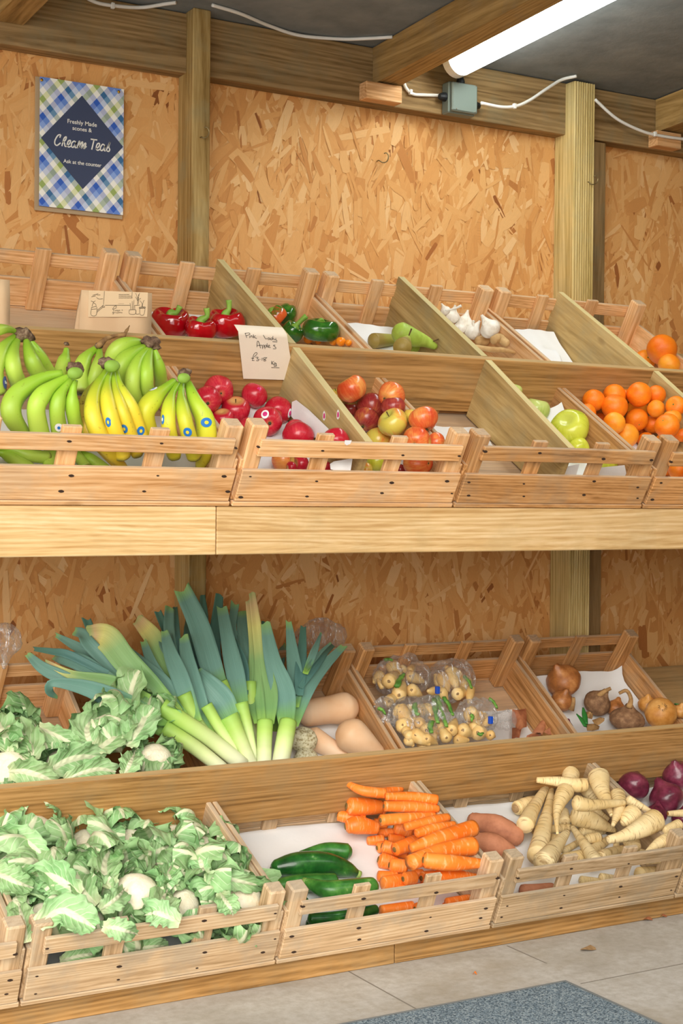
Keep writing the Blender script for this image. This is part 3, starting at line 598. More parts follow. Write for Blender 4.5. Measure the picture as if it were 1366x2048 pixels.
def apple(pile, cx, x, y, r, mat, mode, lab, cat='apple', stem=True, rnd=random.Random(3), group=None, scz=1.0, lift=0):
    u, v = cx(x, y); P, Rr = pile.solve([(u, v)], [r/3.994], lift); p, rr = P[0], Rr[0]; ax = orient(p, mode, rnd)
    o = newobj('apple', apple_data(mat, rnd.randrange(3))); place(o, p, (basis(ax).to_4x4() @ Matrix.Rotation(rnd.uniform(0, 6), 4, 'Z')).to_3x3(), (rr, rr, rr*scz)); tag(o, lab, cat, group)
    if stem: newobj('stalk', STEM, o)
    newobj('calyx', CALYX, o); return o, p, rr

# ---------------------------------------------------------------- crimson apples
pa = Pile(UF, x=(1.40, 1.752), wl=0.0, wr=0.17); A2 = C(240, 640); G = 'crimson apples beside the bananas'
rn = random.Random(8)
for x, y, r, mode, st_, lab in (
    (985, 985, 78, 'up', 0, 'crimson apple squeezed between the corner posts of two trays'),
    (788, 560, 122, 'away', 0, 'crimson apple at the top left of the heap beside the bananas'),
    (700, 640, 112, 'away', 0, 'crimson apple half hidden behind the yellow banana bunch'),
    (1072, 605, 106, (0.3, 0.7, -0.2), 0, 'tall crimson apple with an oval sticker near its top'),
    (1262, 722, 112, 'away', 0, 'crimson apple with a sticker on its right side next to the plank'),
    (925, 720, 116, (0.0, 0.8, 0.55), 1, 'crimson apple in mid heap with its stalk pointing up'),
    (822, 788, 94, (-0.1, 0.85, 0.5), 0, 'small crimson apple with a pale green hollow above the tray post'),
    (1400, 890, 95, 'r', 0, 'crimson apple low down behind the tray rail, half covered'),
    (1180, 808, 120, 'away', 0, 'crimson apple with a heart sticker facing forward'),
    (1030, 890, 112, 'l', 0, 'crimson apple dulled by a film of tissue above the corner post')):
    o, p, rr = apple(pa, A2, x, y, r, 'apple_pink', mode, lab, stem=st_, rnd=rn, group=G)
    for sx, sy, dx, dy in ((1113, 552, 1072, 605), (1360, 745, 1262, 722), (1158, 750, 1180, 808)):
        if (dx, dy) == (x, y):
            u, v = A2(sx, sy); s1, q, n_ = disc_patch('sticker', p, rr*0.99, u, v, 0.0125, M['sticker_white'], None, 0.8); child(s1, o)
            s2, q, n_ = disc_patch('sticker_print', p, rr*0.99+0.0006, u, v, 0.0065, M['sticker_pink'], None, 0.9); child(s2, o)
A3 = C(560, 720)
for x, y, r, mode, lab in ((145, 615, 128, 'away', 'crimson apple peeping over the rail by the tissue paper'), (445, 655, 112, 'away', 'deep red apple against the divider plank seen through the rail gap'),
    (165, 830, 75, 'l', 'dark red apple seen in the rail gap beside the middle slat'), (25, 800, 100, 'r', 'orange red apple low in the tray behind the rail gap'), (92, 860, 50, 'l', 'small pinkish apple lowest in the rail gap'), (365, 860, 55, 'l', 'small red apple under the crumpled tissue behind the rail')):
    apple(pa, A3, x, y, r, 'apple_pink' if x != 25 else 'apple_orange', mode, lab, stem=False, rnd=rn, group=G)
# ---------------------------------------------------------------- striped apples
pg = Pile(UF, smax=0.45, x=(1.775, 2.022), wl=0.17, wr=0.108); G = 'mottled apples right of the divider plank'
for x, y, r, mat, mode, st_, lab in (
    (565, 392, 62, 'apple_dark', 'up', 0, 'dark red apple almost hidden behind the divider plank'),
    (450, 292, 74, 'apple_yellow', (-0.1, 1, 0.3), 1, 'yellow blushed apple behind the plank with a stalk on top'),
    (575, 232, 122, 'apple_orange', (-0.5, 0.8, 0.1), 0, 'large red apple topping the mottled heap'),
    (730, 310, 60, 'apple_orange', 'up', 0, 'sliver of an orange apple behind the top two of the mottled heap'),
    (890, 285, 112, 'apple_orange', (0.6, 0.3, -0.7), 0, 'orange apple at the top right showing its dark calyx'),
    (905, 375, 98, 'apple_dark', 'up', 0, 'dull red apple tucked under the orange one at the top right'),
    (735, 375, 120, 'apple_dark', (0.0, 0.7, -0.6), 0, 'mottled red and yellow apple in the middle of the heap with calyx down'),
    (1055, 445, 66, 'apple_yellow', 'up', 0, 'yellow brown apple hiding behind a large blushed one'),
    (1145, 475, 120, 'apple_orange', (-0.3, 0.9, -0.3), 0, 'large blushed apple at the right of the mottled heap'),
    (690, 475, 106, 'apple_dark', (0.3, 0.6, -0.5), 0, 'smooth dark red apple left of the front yellow flushed one'),
    (1250, 655, 78, 'apple_orange', 'l', 0, 'apple tucked against the right corner post of the tray'),
    (905, 500, 122, 'apple_yellow', (-0.55, 0.75, 0.5), 1, 'glossy red and yellow apple at the front with its stalk up left'),
    (1090, 645, 114, 'apple_orange', 'away', 0, 'pinkish orange apple just above the rail on the right'),
    (780, 645, 106, 'apple_yellow', (0, 0.6, -0.75), 0, 'apple with green calyx up at the foot of the divider plank'),
    (770, 815, 85, 'apple_green', 'up', 0, 'yellow green apple seen through the gap under the rail'),
    (690, 880, 62, 'apple_yellow', 'l', 0, 'orange yellow apple lowest beside the split slat'),
    (960, 880, 50, 'apple_dark', 'l', 0, 'dark red apple barely showing left of the fire red one'),
    (1105, 815, 125, 'apple_orange', (-0.8, 0.1, -0.6), 0, 'fiery red and green apple lying on its side under the rail')):
    apple(pg, A3, x, y, r, mat, mode, lab, stem=st_, rnd=rn, group=G)
# ---------------------------------------------------------------- green apples
A4 = C(1024, 740); pn = Pile(UF, x=(2.362, 2.616), wl=0.17)
apple(pn, A4, 15, 160, 66, 'apple_pale', 'up', 'yellow green apple showing just above the plank edge', rnd=rn, stem=False)
apple(pn, A4, 195, 320, 112, 'apple_pale', (0.2, 0.9, 0.1), 'pale green apple behind the plank on white tissue', rnd=rn, stem=False)
apple(pn, A4, 460, 465, 158, 'apple_green', (-0.25, 0.62, 0.72), 'large shiny yellow green apple with a deep stalk hollow', rnd=rn, stem=False)
apple(pn, A4, 535, 625, 85, 'apple_green', (-0.3, 0.2, -0.9), 'small green apple below the large one showing its calyx', rnd=rn, stem=False)
apple(pn, A4, 765, 745, 78, 'apple_green', 'up', 'green apple low in the tray seen through the gap under the rail', rnd=rn, stem=False)
# ---------------------------------------------------------------- clementines
def citrus_mesh(seed, flat=0.9):
    V, Fc, A = apple_mesh(seed, 0.07, 0.05, flat, 0.012); return V, Fc, A
CIT = [proto('clementine', *citrus_mesh(20+i, f)[:2], M['orange' if i < 3 else 'orange_lt']) for i, f in enumerate((0.86, 0.92, 0.97, 0.88, 0.93))]
nV, nF, nA = sweep([(0, 0, 0.80), (0, 0, 0.86)], [0.09, 0.05], 7, 2); NUB = proto('stalk_button', nV, nF, M['nub'])
pc = Pile(UF, tol=0.1, x=(2.644, 2.928), wr=0.17); G = 'clementines in the right hand tray'; rn = random.Random(21)
def citrus(pile, cx, x, y, r, mode, k, lab, name='clementine', cat='clementine', group=G):
    u, v = cx(x, y); P, Rr = pile.solve([(u, v)], [r/3.994]); p, rr = P[0], Rr[0]
    o = newobj(name, CIT[k]); place(o, p, basis(orient(p, mode, rn)), rr); tag(o, lab, cat, group); newobj('stalk_button', NUB, o); return o
for x, y, r, mode, k, lab in (
    (900, 195, 48, 'up', 1, 'clementine glimpsed between the two at the top of the pile'), (565, 290, 42, 'up', 0, 'clementine barely peeping at the far left of the pile'),
    (1150, 200, 78, 'away', 0, 'clementine at the top right of the pile against the plank'), (650, 245, 90, 'away', 0, 'round deep orange clementine at the top left of the pile'),
    (818, 205, 92, 'away', 1, 'clementine in the top row left of the largest'), (1015, 198, 100, 'away', 2, 'largest clementine crowning the pile'),
    (603, 348, 80, 'l', 0, 'clementine against the tray side below the top left one'), (713, 385, 50, 'up', 0, 'shaded clementine deep in the gap on the left'),
    (680, 432, 52, 'l', 3, 'small clementine touching the tray side halfway down'), (1150, 312, 72, 'away', 3, 'lighter clementine right of the centre with a calyx shadow beside it'),
    (1030, 480, 45, 'up', 0, 'clementine deep under the middle of the pile'), (1000, 320, 88, 'up', 3, 'clementine behind the central one with the dark button'),
    (1310, 290, 82, (-0.35, 0.25, 0.9), 0, 'clementine at the far right edge with a star shaped button'), (820, 298, 106, (0.0, 0.85, 0.5), 2, 'blemished clementine with brown scratches in the middle left'),
    (1122, 440, 76, 'away', 0, 'reddish clementine behind the front right one'), (1280, 385, 76, 'up', 3, 'clementine behind the lower right group'),
    (835, 492, 70, 'up', 3, 'clementine tucked behind the big front left one'), (815, 428, 90, 'away', 3, 'pale orange clementine left of centre under the blemished one'),
    (995, 395, 94, (0.25, -0.5, 0.8), 1, 'central clementine showing a dark button low on its front'), (1352, 520, 66, 'up', 0, 'clementine cut by the right edge of the picture'),
    (1068, 560, 68, (-0.3, 0.8, 0.45), 0, 'small clementine with a button above the corner post'), (1240, 450, 102, (-0.4, 0.55, 0.7), 1, 'clementine with a creased button at the lower right'),
    (915, 525, 98, 'away', 4, 'smooth golden clementine at the front left of the pile'), (1225, 595, 96, 'away', 4, 'broad clementine resting behind the two corner posts'),
    (1240, 805, 48, 'up', 0, 'shaded clementine at the bottom under the rail'), (1322, 800, 78, 'up', 1, 'clementine seen through the gap under the rail at the right edge')):
    citrus(pc, A4, x, y, r, mode, k, lab)
# large oranges at the back right, small orange tomatoes
pb = Pile(UF, UB0+0.03, 0.96, x=(2.953, 3.252), wl=0.18); K7 = C(1240, 660, 10.84)
for x, y, r, k, mode, lab in ((260, 480, 70, 0, 'up', 'small slice of an orange beside the rear plank end'), (905, 430, 330/1.0, 0, 'away', 'large deep orange fruit on top at the back right'), (540, 660, 230, 3, (0.3, 0.3, 0.8), 'golden orange with a wrinkled navel behind the step board'), (1060, 760, 240, 4, 'away', 'orange half hidden by the step board at the right edge')):
    u, v = K7(x, y); P, Rr = pb.solve([(u, v)], [r/10.84]); o = newobj('orange', CIT[k]); place(o, P[0], basis(orient(P[0], mode, rn)), Rr[0]); tag(o, lab, 'orange', 'oranges at the back right'); newobj('stalk_button', NUB, o)
V, Fc, A = apple_mesh(40, 0.1, 0.03, 0.95, 0.02); TOM = proto('small_tomato', V, Fc, M['tomato']); K6 = C(470, 580); pt = Pile(UF, UB0+0.02, 0.96, x=(1.775, 2.046), wl=0.18, wr=0.118)
for x, y, r, lab in ((585, 392, 38, 'small orange tomato left in front of the green pepper'), (665, 410, 26, 'tiny orange tomato just showing over the step board'), (785, 412, 34, 'small orange tomato right of the green pepper'), (845, 412, 40, 'golden tomato second from the right behind the step board'), (905, 422, 28, 'small orange tomato nearest the pears')):
    u, v = K6(x, y); P, Rr = pt.solve([(u, v)], [r/3.994], 0.02); o = newobj('tomato', TOM); place(o, P[0], basis((0, 0, 1)), Rr[0]); tag(o, lab, 'tomato', 'small tomatoes by the green peppers')
# ---------------------------------------------------------------- peppers
def pepper_mesh(seed, lobes=4, deep=0.5):
    rnd = random.Random(seed); n, m = 40, 26; V = []; ph = rnd.uniform(0, 6)
    for i in range(m+1):
        f = math.pi*i/m
        for j in range(n):
            t = 2*math.pi*j/n; lb = abs(math.cos((lobes/2)*t+ph))**0.6; top = math.exp(-(f/0.75)**4)
            r = math.sin(f)**0.75*(0.80+0.20*lb*(0.6+0.5*top)+0.03*math.sin(3*t+ph*2)); z = 0.85*math.cos(f)-deep*math.exp(-(f/0.42)**2)+0.13*(lb-0.5)*math.exp(-((f-0.75)/0.5)**2)+0.25*math.exp(-((math.pi-f)/0.4)**2)
            V.append((r*math.cos(t), r*math.sin(t), z))
    return np.array(V), [(i*n+j, (i+1)*n+j, (i+1)*n+(j+1) % n, i*n+(j+1) % n) for i in range(m) for j in range(n)]
pp = Pile(UF, UB0+0.02, 0.96, x=(1.40, 1.752), wr=0.18); K5 = C(140, 560)
def pepper(cx, x, y, r, mat, mode, seed, stem_px, lab, lift=0.0, rz=1.0):
    u, v = cx(x, y); r *= 1.13; P, Rr = pp.solve([(u, v)], [r/3.994], lift); p, rr = P[0], Rr[0]; V, Fc = pepper_mesh(seed, 4 if seed % 2 else 3)
    ax = orient(p, mode, random.Random(seed)); o = newobj('bell_pepper', proto('bell_pepper', V, Fc, M[mat])); place(o, p, basis(ax), (rr, rr, rr*rz)); tag(o, lab, 'pepper')
    b = np.array(p)+np.array(ax)*rr*rz*0.42; pts = [b-np.array(ax)*0.006, b+np.array(ax)*0.006]; rad = [0.016, 0.011]
    for k, (sx, sy) in enumerate(stem_px):
        a, c = cx(sx, sy); d = ray(a, c); t_ = ((b-CP)@cF)-0.004*(k+1); pts.append(CP+d*t_); rad.append(0.0065+0.0012*k)
    Vs, Fs, As = sweep(pts, rad, 12, 16, 5, 0.08); s_ = mesh('pepper_stalk', Vs, Fs, M['pepper_stem'], None, origin=b); child(s_, o); return o
pepper(K5, 1245, 345, 150, 'pepper_red', (0, 0.9, 0.35), 1, [(1270, 230), (1268, 160)], 'shiny red pepper on the right with a straight upright stalk', 0.015, 0.85)
pepper(K5, 805, 345, 158, 'pepper_red', (0.05, 0.9, 0.4), 2, [(850, 260), (880, 210)], 'broad red pepper on the left with a leaning stalk', 0.012, 0.85)
pepper(K5, 1040, 390, 125, 'pepper_red', (0.1, 0.9, 0.35), 3, [(1095, 290), (1090, 225)], 'smaller red pepper in the middle wrapped in a bit of film', 0.01, 0.85)
pp = Pile(UF, UB0+0.02, 0.96, x=(1.775, 2.048), wl=0.18, wr=0.118)
pepper(K6, 410, 195, 85, 'pepper_green', (0.3, 0.5, -0.7), 5, [(440, 190)], 'dark green pepper at the back beside the rear plank', 0.01)
pepper(K6, 335, 205, 78, 'pepper_mixed', (-0.6, 0.5, 0.1), 6, [(330, 150)], 'pepper turning from green to orange beside the rear plank', 0.02)
pepper(K6, 455, 335, 88, 'pepper_green', (0.5, 0.75, 0.4), 7, [(500, 270), (570, 205)], 'bright green pepper with a long curved stalk', 0.02)
pepper(K6, 680, 320, 148, 'pepper_green', (0.1, 0.95, 0.2), 8, [(690, 255)], 'large glossy dark green pepper by the tray side', 0.012, 0.72)
# ---------------------------------------------------------------- pears
K8 = C(700, 580); pq = Pile(UF, UB0+0.01, 0.97, x=(2.09, 2.338), wr=0.18)
def body(name, pile, cx, pts, mat, lab, cat, group=None, lobes=0, lob=0.0, ends=(0.9, 0.9), n=18, k=24, lift=0.0, rough=0.0, seed=0, scale=3.994, flat=1.0):
    px = [cx(a, b) for a, b, c in pts]; P, Rr = pile.solve(px, [c/scale for a, b, c in pts], lift)
    Q, q = rounded([p for p in P], list(Rr), *ends); V, Fc, A = sweep(Q, q, n, k+10, lobes, lob, rnd=random.Random(seed), rough=rough, flat=flat)
    o = mesh(name, V, Fc, M[mat] if isinstance(mat, str) else mat, None, origin=np.mean(P, axis=0), attrs={'along': A}); tag(o, lab, cat, group); return o, P, Rr
def end_disc(name, o, P, Rr, at, k, mat, out=0.8, depthk=0.25, dome=False):
    a, b = (P[0], P[1]) if at == 0 else (P[-1], P[-2]); d = a-b; d = d/np.linalg.norm(d); r = Rr[0] if at == 0 else Rr[-1]
    V, Fc, A = sweep([a+d*r*(out-depthk), a+d*r*out, a+d*r*(out+0.05)], [r*k, r*k*0.95, r*k*0.45], 12, 4); s_ = mesh(name, V, Fc, M[mat], None, origin=a); child(s_, o); return s_
def twig(name, o, cx, pts, rad, mat, dep, n=8):
    P = [];
    for x, y in pts: u, v = cx(x, y); P.append(CP+ray(u, v)*dep); dep -= 0.002
    V, Fc, A = sweep(P, rad, n, 12); s_ = mesh(name, V, Fc, M[mat], None, origin=P[0]); child(s_, o); return s_
o, P, R_ = body('pear', pq, K8, [(125, 410, 45), (150, 405, 42)], 'pear', 'pear end peeping out at the far left of the pear group', 'pear')
o, P, R_ = body('pear', pq, K8, [(410, 345, 88), (500, 380, 75), (600, 410, 48), (675, 450, 28)], 'pear_green', 'large green pear lying against the rear plank', 'pear'); twig('stalk', o, K8, [(665, 410), (708, 393)], [0.0015, 0.002], 'stem', depth(P[-1])-0.01)
o, P, R_ = body('pear', pq, K8, [(200, 405, 62), (300, 400, 50), (400, 395, 38)], 'pear', 'brownish pear lying on its side at the left', 'pear')
o, P, R_ = body('pear', pq, K8, [(520, 455, 45), (480, 440, 55)], 'pear_green', 'small bright green pear behind the upright one', 'pear')
o, P, R_ = body('pear', pq, K8, [(420, 455, 75), (440, 420, 50), (462, 385, 24)], 'pear', 'upright brown pear with its dark stalk standing up', 'pear'); twig('stalk', o, K8, [(470, 365), (492, 308)], [0.0016, 0.0026], 'stem', depth(P[-1])-0.006)
# ---------------------------------------------------------------- garlic and ginger
pz = Pile(UF, UB0+0.01, 0.97, tol=0.2, x=(2.362, 2.650), wl=0.18)
def garlic(x, y, r, mode, neck, lab):
    r *= 1.22; u, v = K8(x, y); P, Rr = pz.solve([(u, v)], [r/3.994]); p, rr = P[0], Rr[0]; n, m = 30, 18; V = []
    for i in range(m+1):
        f = math.pi*i/m
        for j in range(n):
            t = 2*math.pi*j/n; q = math.sin(f)**0.8*(0.92+0.09*abs(math.cos(4*t)))*(1.0 if f > 1 else 0.35+0.65*f); z = 0.78*math.cos(f)+0.75*math.exp(-(f/0.45)**2); V.append((max(q, 0.14 if f < 0.5 else 0)*math.cos(t), max(q, 0.14 if f < 0.5 else 0)*math.sin(t), z))
    o = mesh('garlic_bulb', V, [(i*n+j, (i+1)*n+j, (i+1)*n+(j+1) % n, i*n+(j+1) % n) for i in range(m) for j in range(n)], M['garlic']); place(o, p, basis(orient(p, mode, rn)), rr); tag(o, lab, 'garlic', 'garlic bulbs behind the plank')
    if neck: twig('dry_neck', o, K8, neck, [0.004, 0.003, 0.0045], 'garlic', depth(p)-0.012)
garlic(760, 165, 35, (-0.3, 0.6, 0.2), [(760, 165), (830, 150), (890, 125)], 'garlic bulb with a long dried stem at the top of its heap')
garlic(815, 215, 52, (0.2, 0.7, 0.2), None, 'garlic bulb against the plank near the top')
garlic(915, 265, 58, (0.2, 0.8, 0), None, 'garlic bulb in the middle with faint papery lines'); garlic(880, 300, 45, (0, 0.8, 0.4), None, 'garlic bulb half behind the plank edge')
garlic(1120, 310, 70, (-0.5, 0.8, 0.1), [(1080, 300), (1062, 270), (1068, 240)], 'largest white garlic bulb with an upright neck'); garlic(975, 335, 58, (0.5, 0.7, 0.1), [(990, 290), (985, 260), (990, 245)], 'garlic bulb showing its cloves at the front')
for pts, lab in (([(1030, 405, 38), (1080, 400, 42)], 'round yellow lump of ginger below the garlic'), ([(1150, 400, 34), (1190, 385, 38), (1250, 425, 30)], 'knobbly brown ginger root beside the tray side'), ([(1000, 450, 14), (1120, 475, 22), (1220, 480, 20), (1310, 500, 12)], 'long flat ginger root along the step board')):
    body('ginger_root', pz, K8, pts, 'ginger', lab, 'ginger', rough=0.06, seed=4, n=12)
# ---------------------------------------------------------------- courgettes
pk = Pile(LF, tol=0.12, base=0.010, x=(1.582, 2.142), wl=0.134, wr=0.134); K3 = C(500, 1660)
def courg(pts, mat, lab, stem=None, end=None):
    o, P, Rr = body('courgette', pk, K3, pts, mat, lab, 'courgette', lobes=8, lob=0.012, n=24, k=30)
    if stem is not None: end_disc('cut_stalk', o, P, Rr, stem, 0.8, 'courgette_stem', 1.3, 0.8)
    if end is not None: end_disc('blossom_scar', o, P, Rr, end, 0.22, 'calyx', 0.9, 0.12)
courg([(480, 755, 40), (700, 738, 42)], 'courgette', 'dark courgette lying lowest behind the rail')
courg([(500, 715, 48), (760, 700, 58), (985, 640, 42)], 'courgette', 'dark courgette under the pale stalked one, seen below the rail')
courg([(95, 350, 24), (150, 400, 42), (190, 440, 40)], 'courgette_lt', 'small courgette end beside the tray side', 0)
courg([(300, 560, 48), (420, 585, 60)], 'courgette', 'dark courgette behind the left corner post')
courg([(420, 195, 34), (600, 160, 58), (760, 172, 66)], 'courgette_lt', 'courgette lying furthest back on the white paper')
courg([(205, 450, 55), (400, 425, 72), (650, 410, 66)], 'courgette_lt', 'mid green courgette with a scarred blossom end on the left', None, 0)
courg([(225, 300, 70), (380, 275, 98), (600, 275, 98), (760, 310, 70), (835, 340, 40)], 'courgette', 'long glossy dark green courgette on top of the others', 1, 0)
courg([(470, 425, 42), (620, 480, 76), (800, 475, 84), (960, 455, 78)], 'courgette_lt', 'pale green courgette with a ribbed stalk, nearest the rail', 0)
# ---------------------------------------------------------------- sweet potatoes
K5b = C(980, 1510); ps = Pile(LF, tol=0.15, base=0.010, x=(2.178, 2.742), wl=0.134, wr=0.134)
for pts, lab in (([(280, 1085, 52), (480, 1065, 42)], 'pinkish sweet potato seen in the gap under the rail'), ([(-130, 520, 60), (60, 580, 98), (200, 650, 80)], 'large lumpy sweet potato right at the back of its group'), ([(-150, 680, 60), (40, 730, 98), (230, 815, 36)], 'sweet potato with dark spots in the middle of its group'), ([(-110, 850, 50), (60, 870, 78), (160, 890, 50)], 'smooth orange sweet potato behind the corner post')):
    body('sweet_potato', ps, K5b, pts, 'sweet', lab, 'sweet potato', rough=0.05, seed=len(lab), n=16)
# ---------------------------------------------------------------- carrots
K4 = C(650, 1540); pr = Pile(LF, tol=0.14, base=0.010, x=(1.582, 2.140), wl=0.134, wr=0.132); pr.c = ps.c.copy(); pr.r = ps.r.copy(); G = 'carrots stacked beside the courgettes'
CAR = [
 ([(600, 152, 26), (430, 185, 40)], None, 'small carrot behind the top curved one'), ([(120, 365, 45), (300, 405, 52)], 0, 'carrot sticking out at the far left with its crown showing'),
 ([(185, 112, 24), (300, 165, 40), (470, 185, 42)], None, 'bent carrot at the very top of the stack'), ([(205, 290, 70), (300, 292, 72), (430, 295, 55)], 0, 'thick carrot with its crown on the left, second level from the top'),
 ([(190, 450, 58), (260, 440, 74), (400, 460, 52)], 0, 'stubby thick carrot resting directly on the white paper at the left'), ([(500, 212, 32), (700, 215, 42), (880, 237, 42)], None, 'straight carrot at the top right of the stack'),
 ([(395, 305, 30), (470, 310, 45)], None, 'short carrot tip with a yellowish end'), ([(490, 290, 42), (700, 295, 46), (890, 310, 32)], 0, 'carrot with a dark crown just under the top right one'),
 ([(350, 565, 34), (450, 560, 45)], None, 'pointed carrot tip lying on the paper at the lower left'), ([(400, 425, 40), (480, 430, 45)], 0, 'carrot crown facing out left of the long fourth level carrot'),
 ([(465, 400, 46), (700, 382, 44), (865, 362, 24)], 0, 'long carrot on the fourth level with a pale crown'), ([(440, 505, 34), (530, 500, 36)], None, 'little carrot tip wedged in the middle left'),
 ([(520, 550, 40), (620, 560, 36)], 0, 'carrot crown hidden under the middle of the stack'), ([(575, 460, 54), (680, 490, 50)], 0, 'thick carrot with a ring crown in the middle of the stack'),
 ([(655, 455, 34), (850, 410, 46), (970, 382, 36)], None, 'carrot slanting up to the right touching the tray side'), ([(435, 620, 44), (500, 610, 48)], 0, 'carrot with small crown beside its twin at mid left'),
 ([(480, 612, 55), (640, 665, 48)], 0, 'carrot with a small dark crown below the middle'), ([(740, 505, 38), (880, 472, 50), (1020, 440, 32)], None, 'carrot slanting above the largest one'),
 ([(575, 630, 54), (720, 580, 62)], 0, 'carrot with a wide dark crown in the centre front'), ([(455, 722, 62), (560, 750, 55)], 0, 'thick carrot with the largest dark crown at the lower left'),
 ([(540, 762, 56), (630, 772, 58)], 0, 'carrot end right of the largest crown'), ([(700, 735, 64), (950, 645, 68), (1170, 608, 74)], None, 'big carrot reaching over to the sweet potatoes'),
 ([(700, 620, 40), (900, 560, 70), (1165, 470, 68)], None, 'longest carrot lying diagonally on top with its thick end right'), ([(440, 848, 44), (560, 852, 42)], None, 'carrot at the bottom left above the rail'),
 ([(710, 825, 34), (770, 832, 40)], 0, 'small carrot crown between two larger ones above the rail'), ([(480, 905, 58), (610, 885, 56)], None, 'fat carrot just above the rail on the left'),
 ([(645, 868, 52), (710, 858, 52)], 0, 'round carrot crown facing out above the rail'), ([(790, 862, 52), (860, 850, 50)], 0, 'carrot with a pale brown crown beside the middle slat'),
 ([(815, 722, 64), (1000, 742, 66), (1270, 745, 34)], 0, 'bright carrot pointing right with its crown to the left'), ([(830, 870, 52), (1000, 848, 56), (1230, 855, 22)], None, 'tapering carrot lying along the rail'),
 ([(600, 950, 34), (780, 930, 28)], None, 'thin carrot resting behind the rail'), ([(465, 1122, 44), (680, 1098, 50)], None, 'carrot at the very bottom seen under the rail'), ([(735, 1105, 44), (800, 1092, 46)], 0, 'carrot crown under the rail beside the slat'),
 ([(990, 1058, 40), (1140, 1028, 34)], None, 'shaded carrot right of the slat under the rail'), ([(960, 1085, 26), (1110, 1072, 26)], None, 'lowest shaded carrot under the rail on the right')]
for i, (pts, cr, lab) in enumerate(CAR):
    o, P, Rr = body('carrot', pr, K4, pts, 'carrot', lab, 'carrot', G, rough=0.015, seed=i, ends=(0.55, 0.6), n=18, k=26)
    if cr is not None: end_disc('crown', o, P, Rr, cr, 0.42, 'crown_dark', 0.56, 0.2)
# ---------------------------------------------------------------- parsnips
pj = Pile(LF, tol=0.16, base=0.010, x=(2.178, 2.738), wl=0.134, wr=0.132); pj.c = ps.c.copy(); pj.r = ps.r.copy(); G = 'parsnips heaped in the right hand tray'
PAR = [
 ([(740, 1005, 36), (860, 1010, 26)], None, 'parsnip lowest under the rail on the left'), ([(900, 985, 38), (1010, 990, 26)], None, 'small parsnip under the rail beside the slat'), ([(1210, 962, 64), (1330, 950, 52)], None, 'fat shaded parsnip under the rail on the right'),
 ([(1400, 800, 58), (1250, 840, 32)], None, 'parsnip behind the rail at the lower right'), ([(620, 850, 66), (760, 800, 52), (950, 670, 26)], 0, 'parsnip running up to the right behind the short slat'),
 ([(500, 680, 48), (580, 700, 36)], None, 'pale parsnip end under the crossing pair'), ([(600, 760, 26), (720, 690, 22)], None, 'thin parsnip piece deep in the heap'), ([(570, 470, 58), (590, 530, 52)], None, 'parsnip body hidden in the middle of the heap'),
 ([(370, 598, 34), (620, 580, 26)], 0, 'parsnip lying flat with a dark crown at its left'), ([(740, 612, 38), (900, 602, 30)], None, 'parsnip half buried right of the centre'), ([(860, 662, 40), (780, 672, 36)], 0, 'small parsnip with a sunken dark crown in the middle'),
 ([(1020, 325, 58), (1030, 430, 44), (985, 555, 16)], None, 'parsnip pointing down behind the crossing tips'), ([(1110, 362, 38), (1190, 402, 28), (1320, 465, 9)], None, 'thin parsnip pointing right towards the red onions'),
 ([(840, 450, 38), (940, 515, 20)], None, 'short parsnip with a cut tip in the middle'), ([(645, 155, 66), (630, 220, 52), (620, 290, 34)], None, 'parsnip standing at the very top of the heap'),
 ([(225, 420, 54), (300, 392, 54), (400, 355, 34)], 0, 'parsnip at the far left showing a round pale crown'), ([(1010, 450, 30), (1000, 530, 20)], None, 'stumpy parsnip tip beside the twisted one'),
 ([(1140, 470, 70), (1090, 520, 52), (1062, 545, 30)], None, 'short twisted parsnip right of the centre'), ([(1010, 720, 24), (1000, 830, 18)], None, 'thin parsnip tail hanging down behind the rail'),
 ([(1560, 465, 30), (1430, 468, 20)], None, 'parsnip tip at the right edge beside the red onions'), ([(1500, 560, 42), (1400, 600, 32)], None, 'parsnip behind the right corner of the heap'),
 ([(285, 550, 66), (340, 440, 52), (440, 270, 28)], None, 'parsnip leaning up at the left with its thick end down'), ([(700, 385, 58), (800, 400, 46), (1060, 380, 22)], None, 'parsnip lying across with an orange cut tip at its right'),
 ([(385, 200, 22), (540, 212, 38), (680, 240, 52), (750, 240, 52)], None, 'parsnip lying across the top with its tip to the left'), ([(1470, 660, 54), (1360, 700, 42), (1262, 773, 22)], None, 'parsnip at the right above the corner post'),
 ([(380, 790, 76), (430, 580, 58), (470, 430, 42), (490, 275, 20)], None, 'long upright parsnip at the left reaching the top'), ([(870, 180, 80), (890, 275, 62), (940, 390, 34), (970, 478, 15)], None, 'large parsnip hanging down at the top right'),
 ([(765, 245, 64), (805, 300, 56), (878, 370, 24)], None, 'parsnip at the top pointing down with a ring tip'), ([(600, 295, 66), (562, 365, 52), (533, 480, 26), (538, 620, 11)], None, 'parsnip with a long thin tail hanging down the middle'),
 ([(700, 485, 78), (830, 530, 64), (990, 600, 20)], None, 'broad wrinkled parsnip across the middle of the heap'), ([(900, 800, 42), (1060, 752, 28), (1225, 768, 14)], None, 'curved thin parsnip lying along the rail'),
 ([(440, 850, 84), (520, 740, 58), (608, 625, 28)], None, 'thick parsnip at the lower left above the rail'), ([(840, 845, 56), (770, 740, 42), (662, 582, 20)], None, 'parsnip slanting down right with its thin end up'),
 ([(1310, 525, 84), (1200, 590, 70), (1060, 650, 44), (950, 675, 30)], None, 'very large parsnip pointing left with an orange cut end'), ([(1125, 680, 62), (1150, 735, 54)], 0, 'parsnip pointing straight out showing a dark ring crown')]
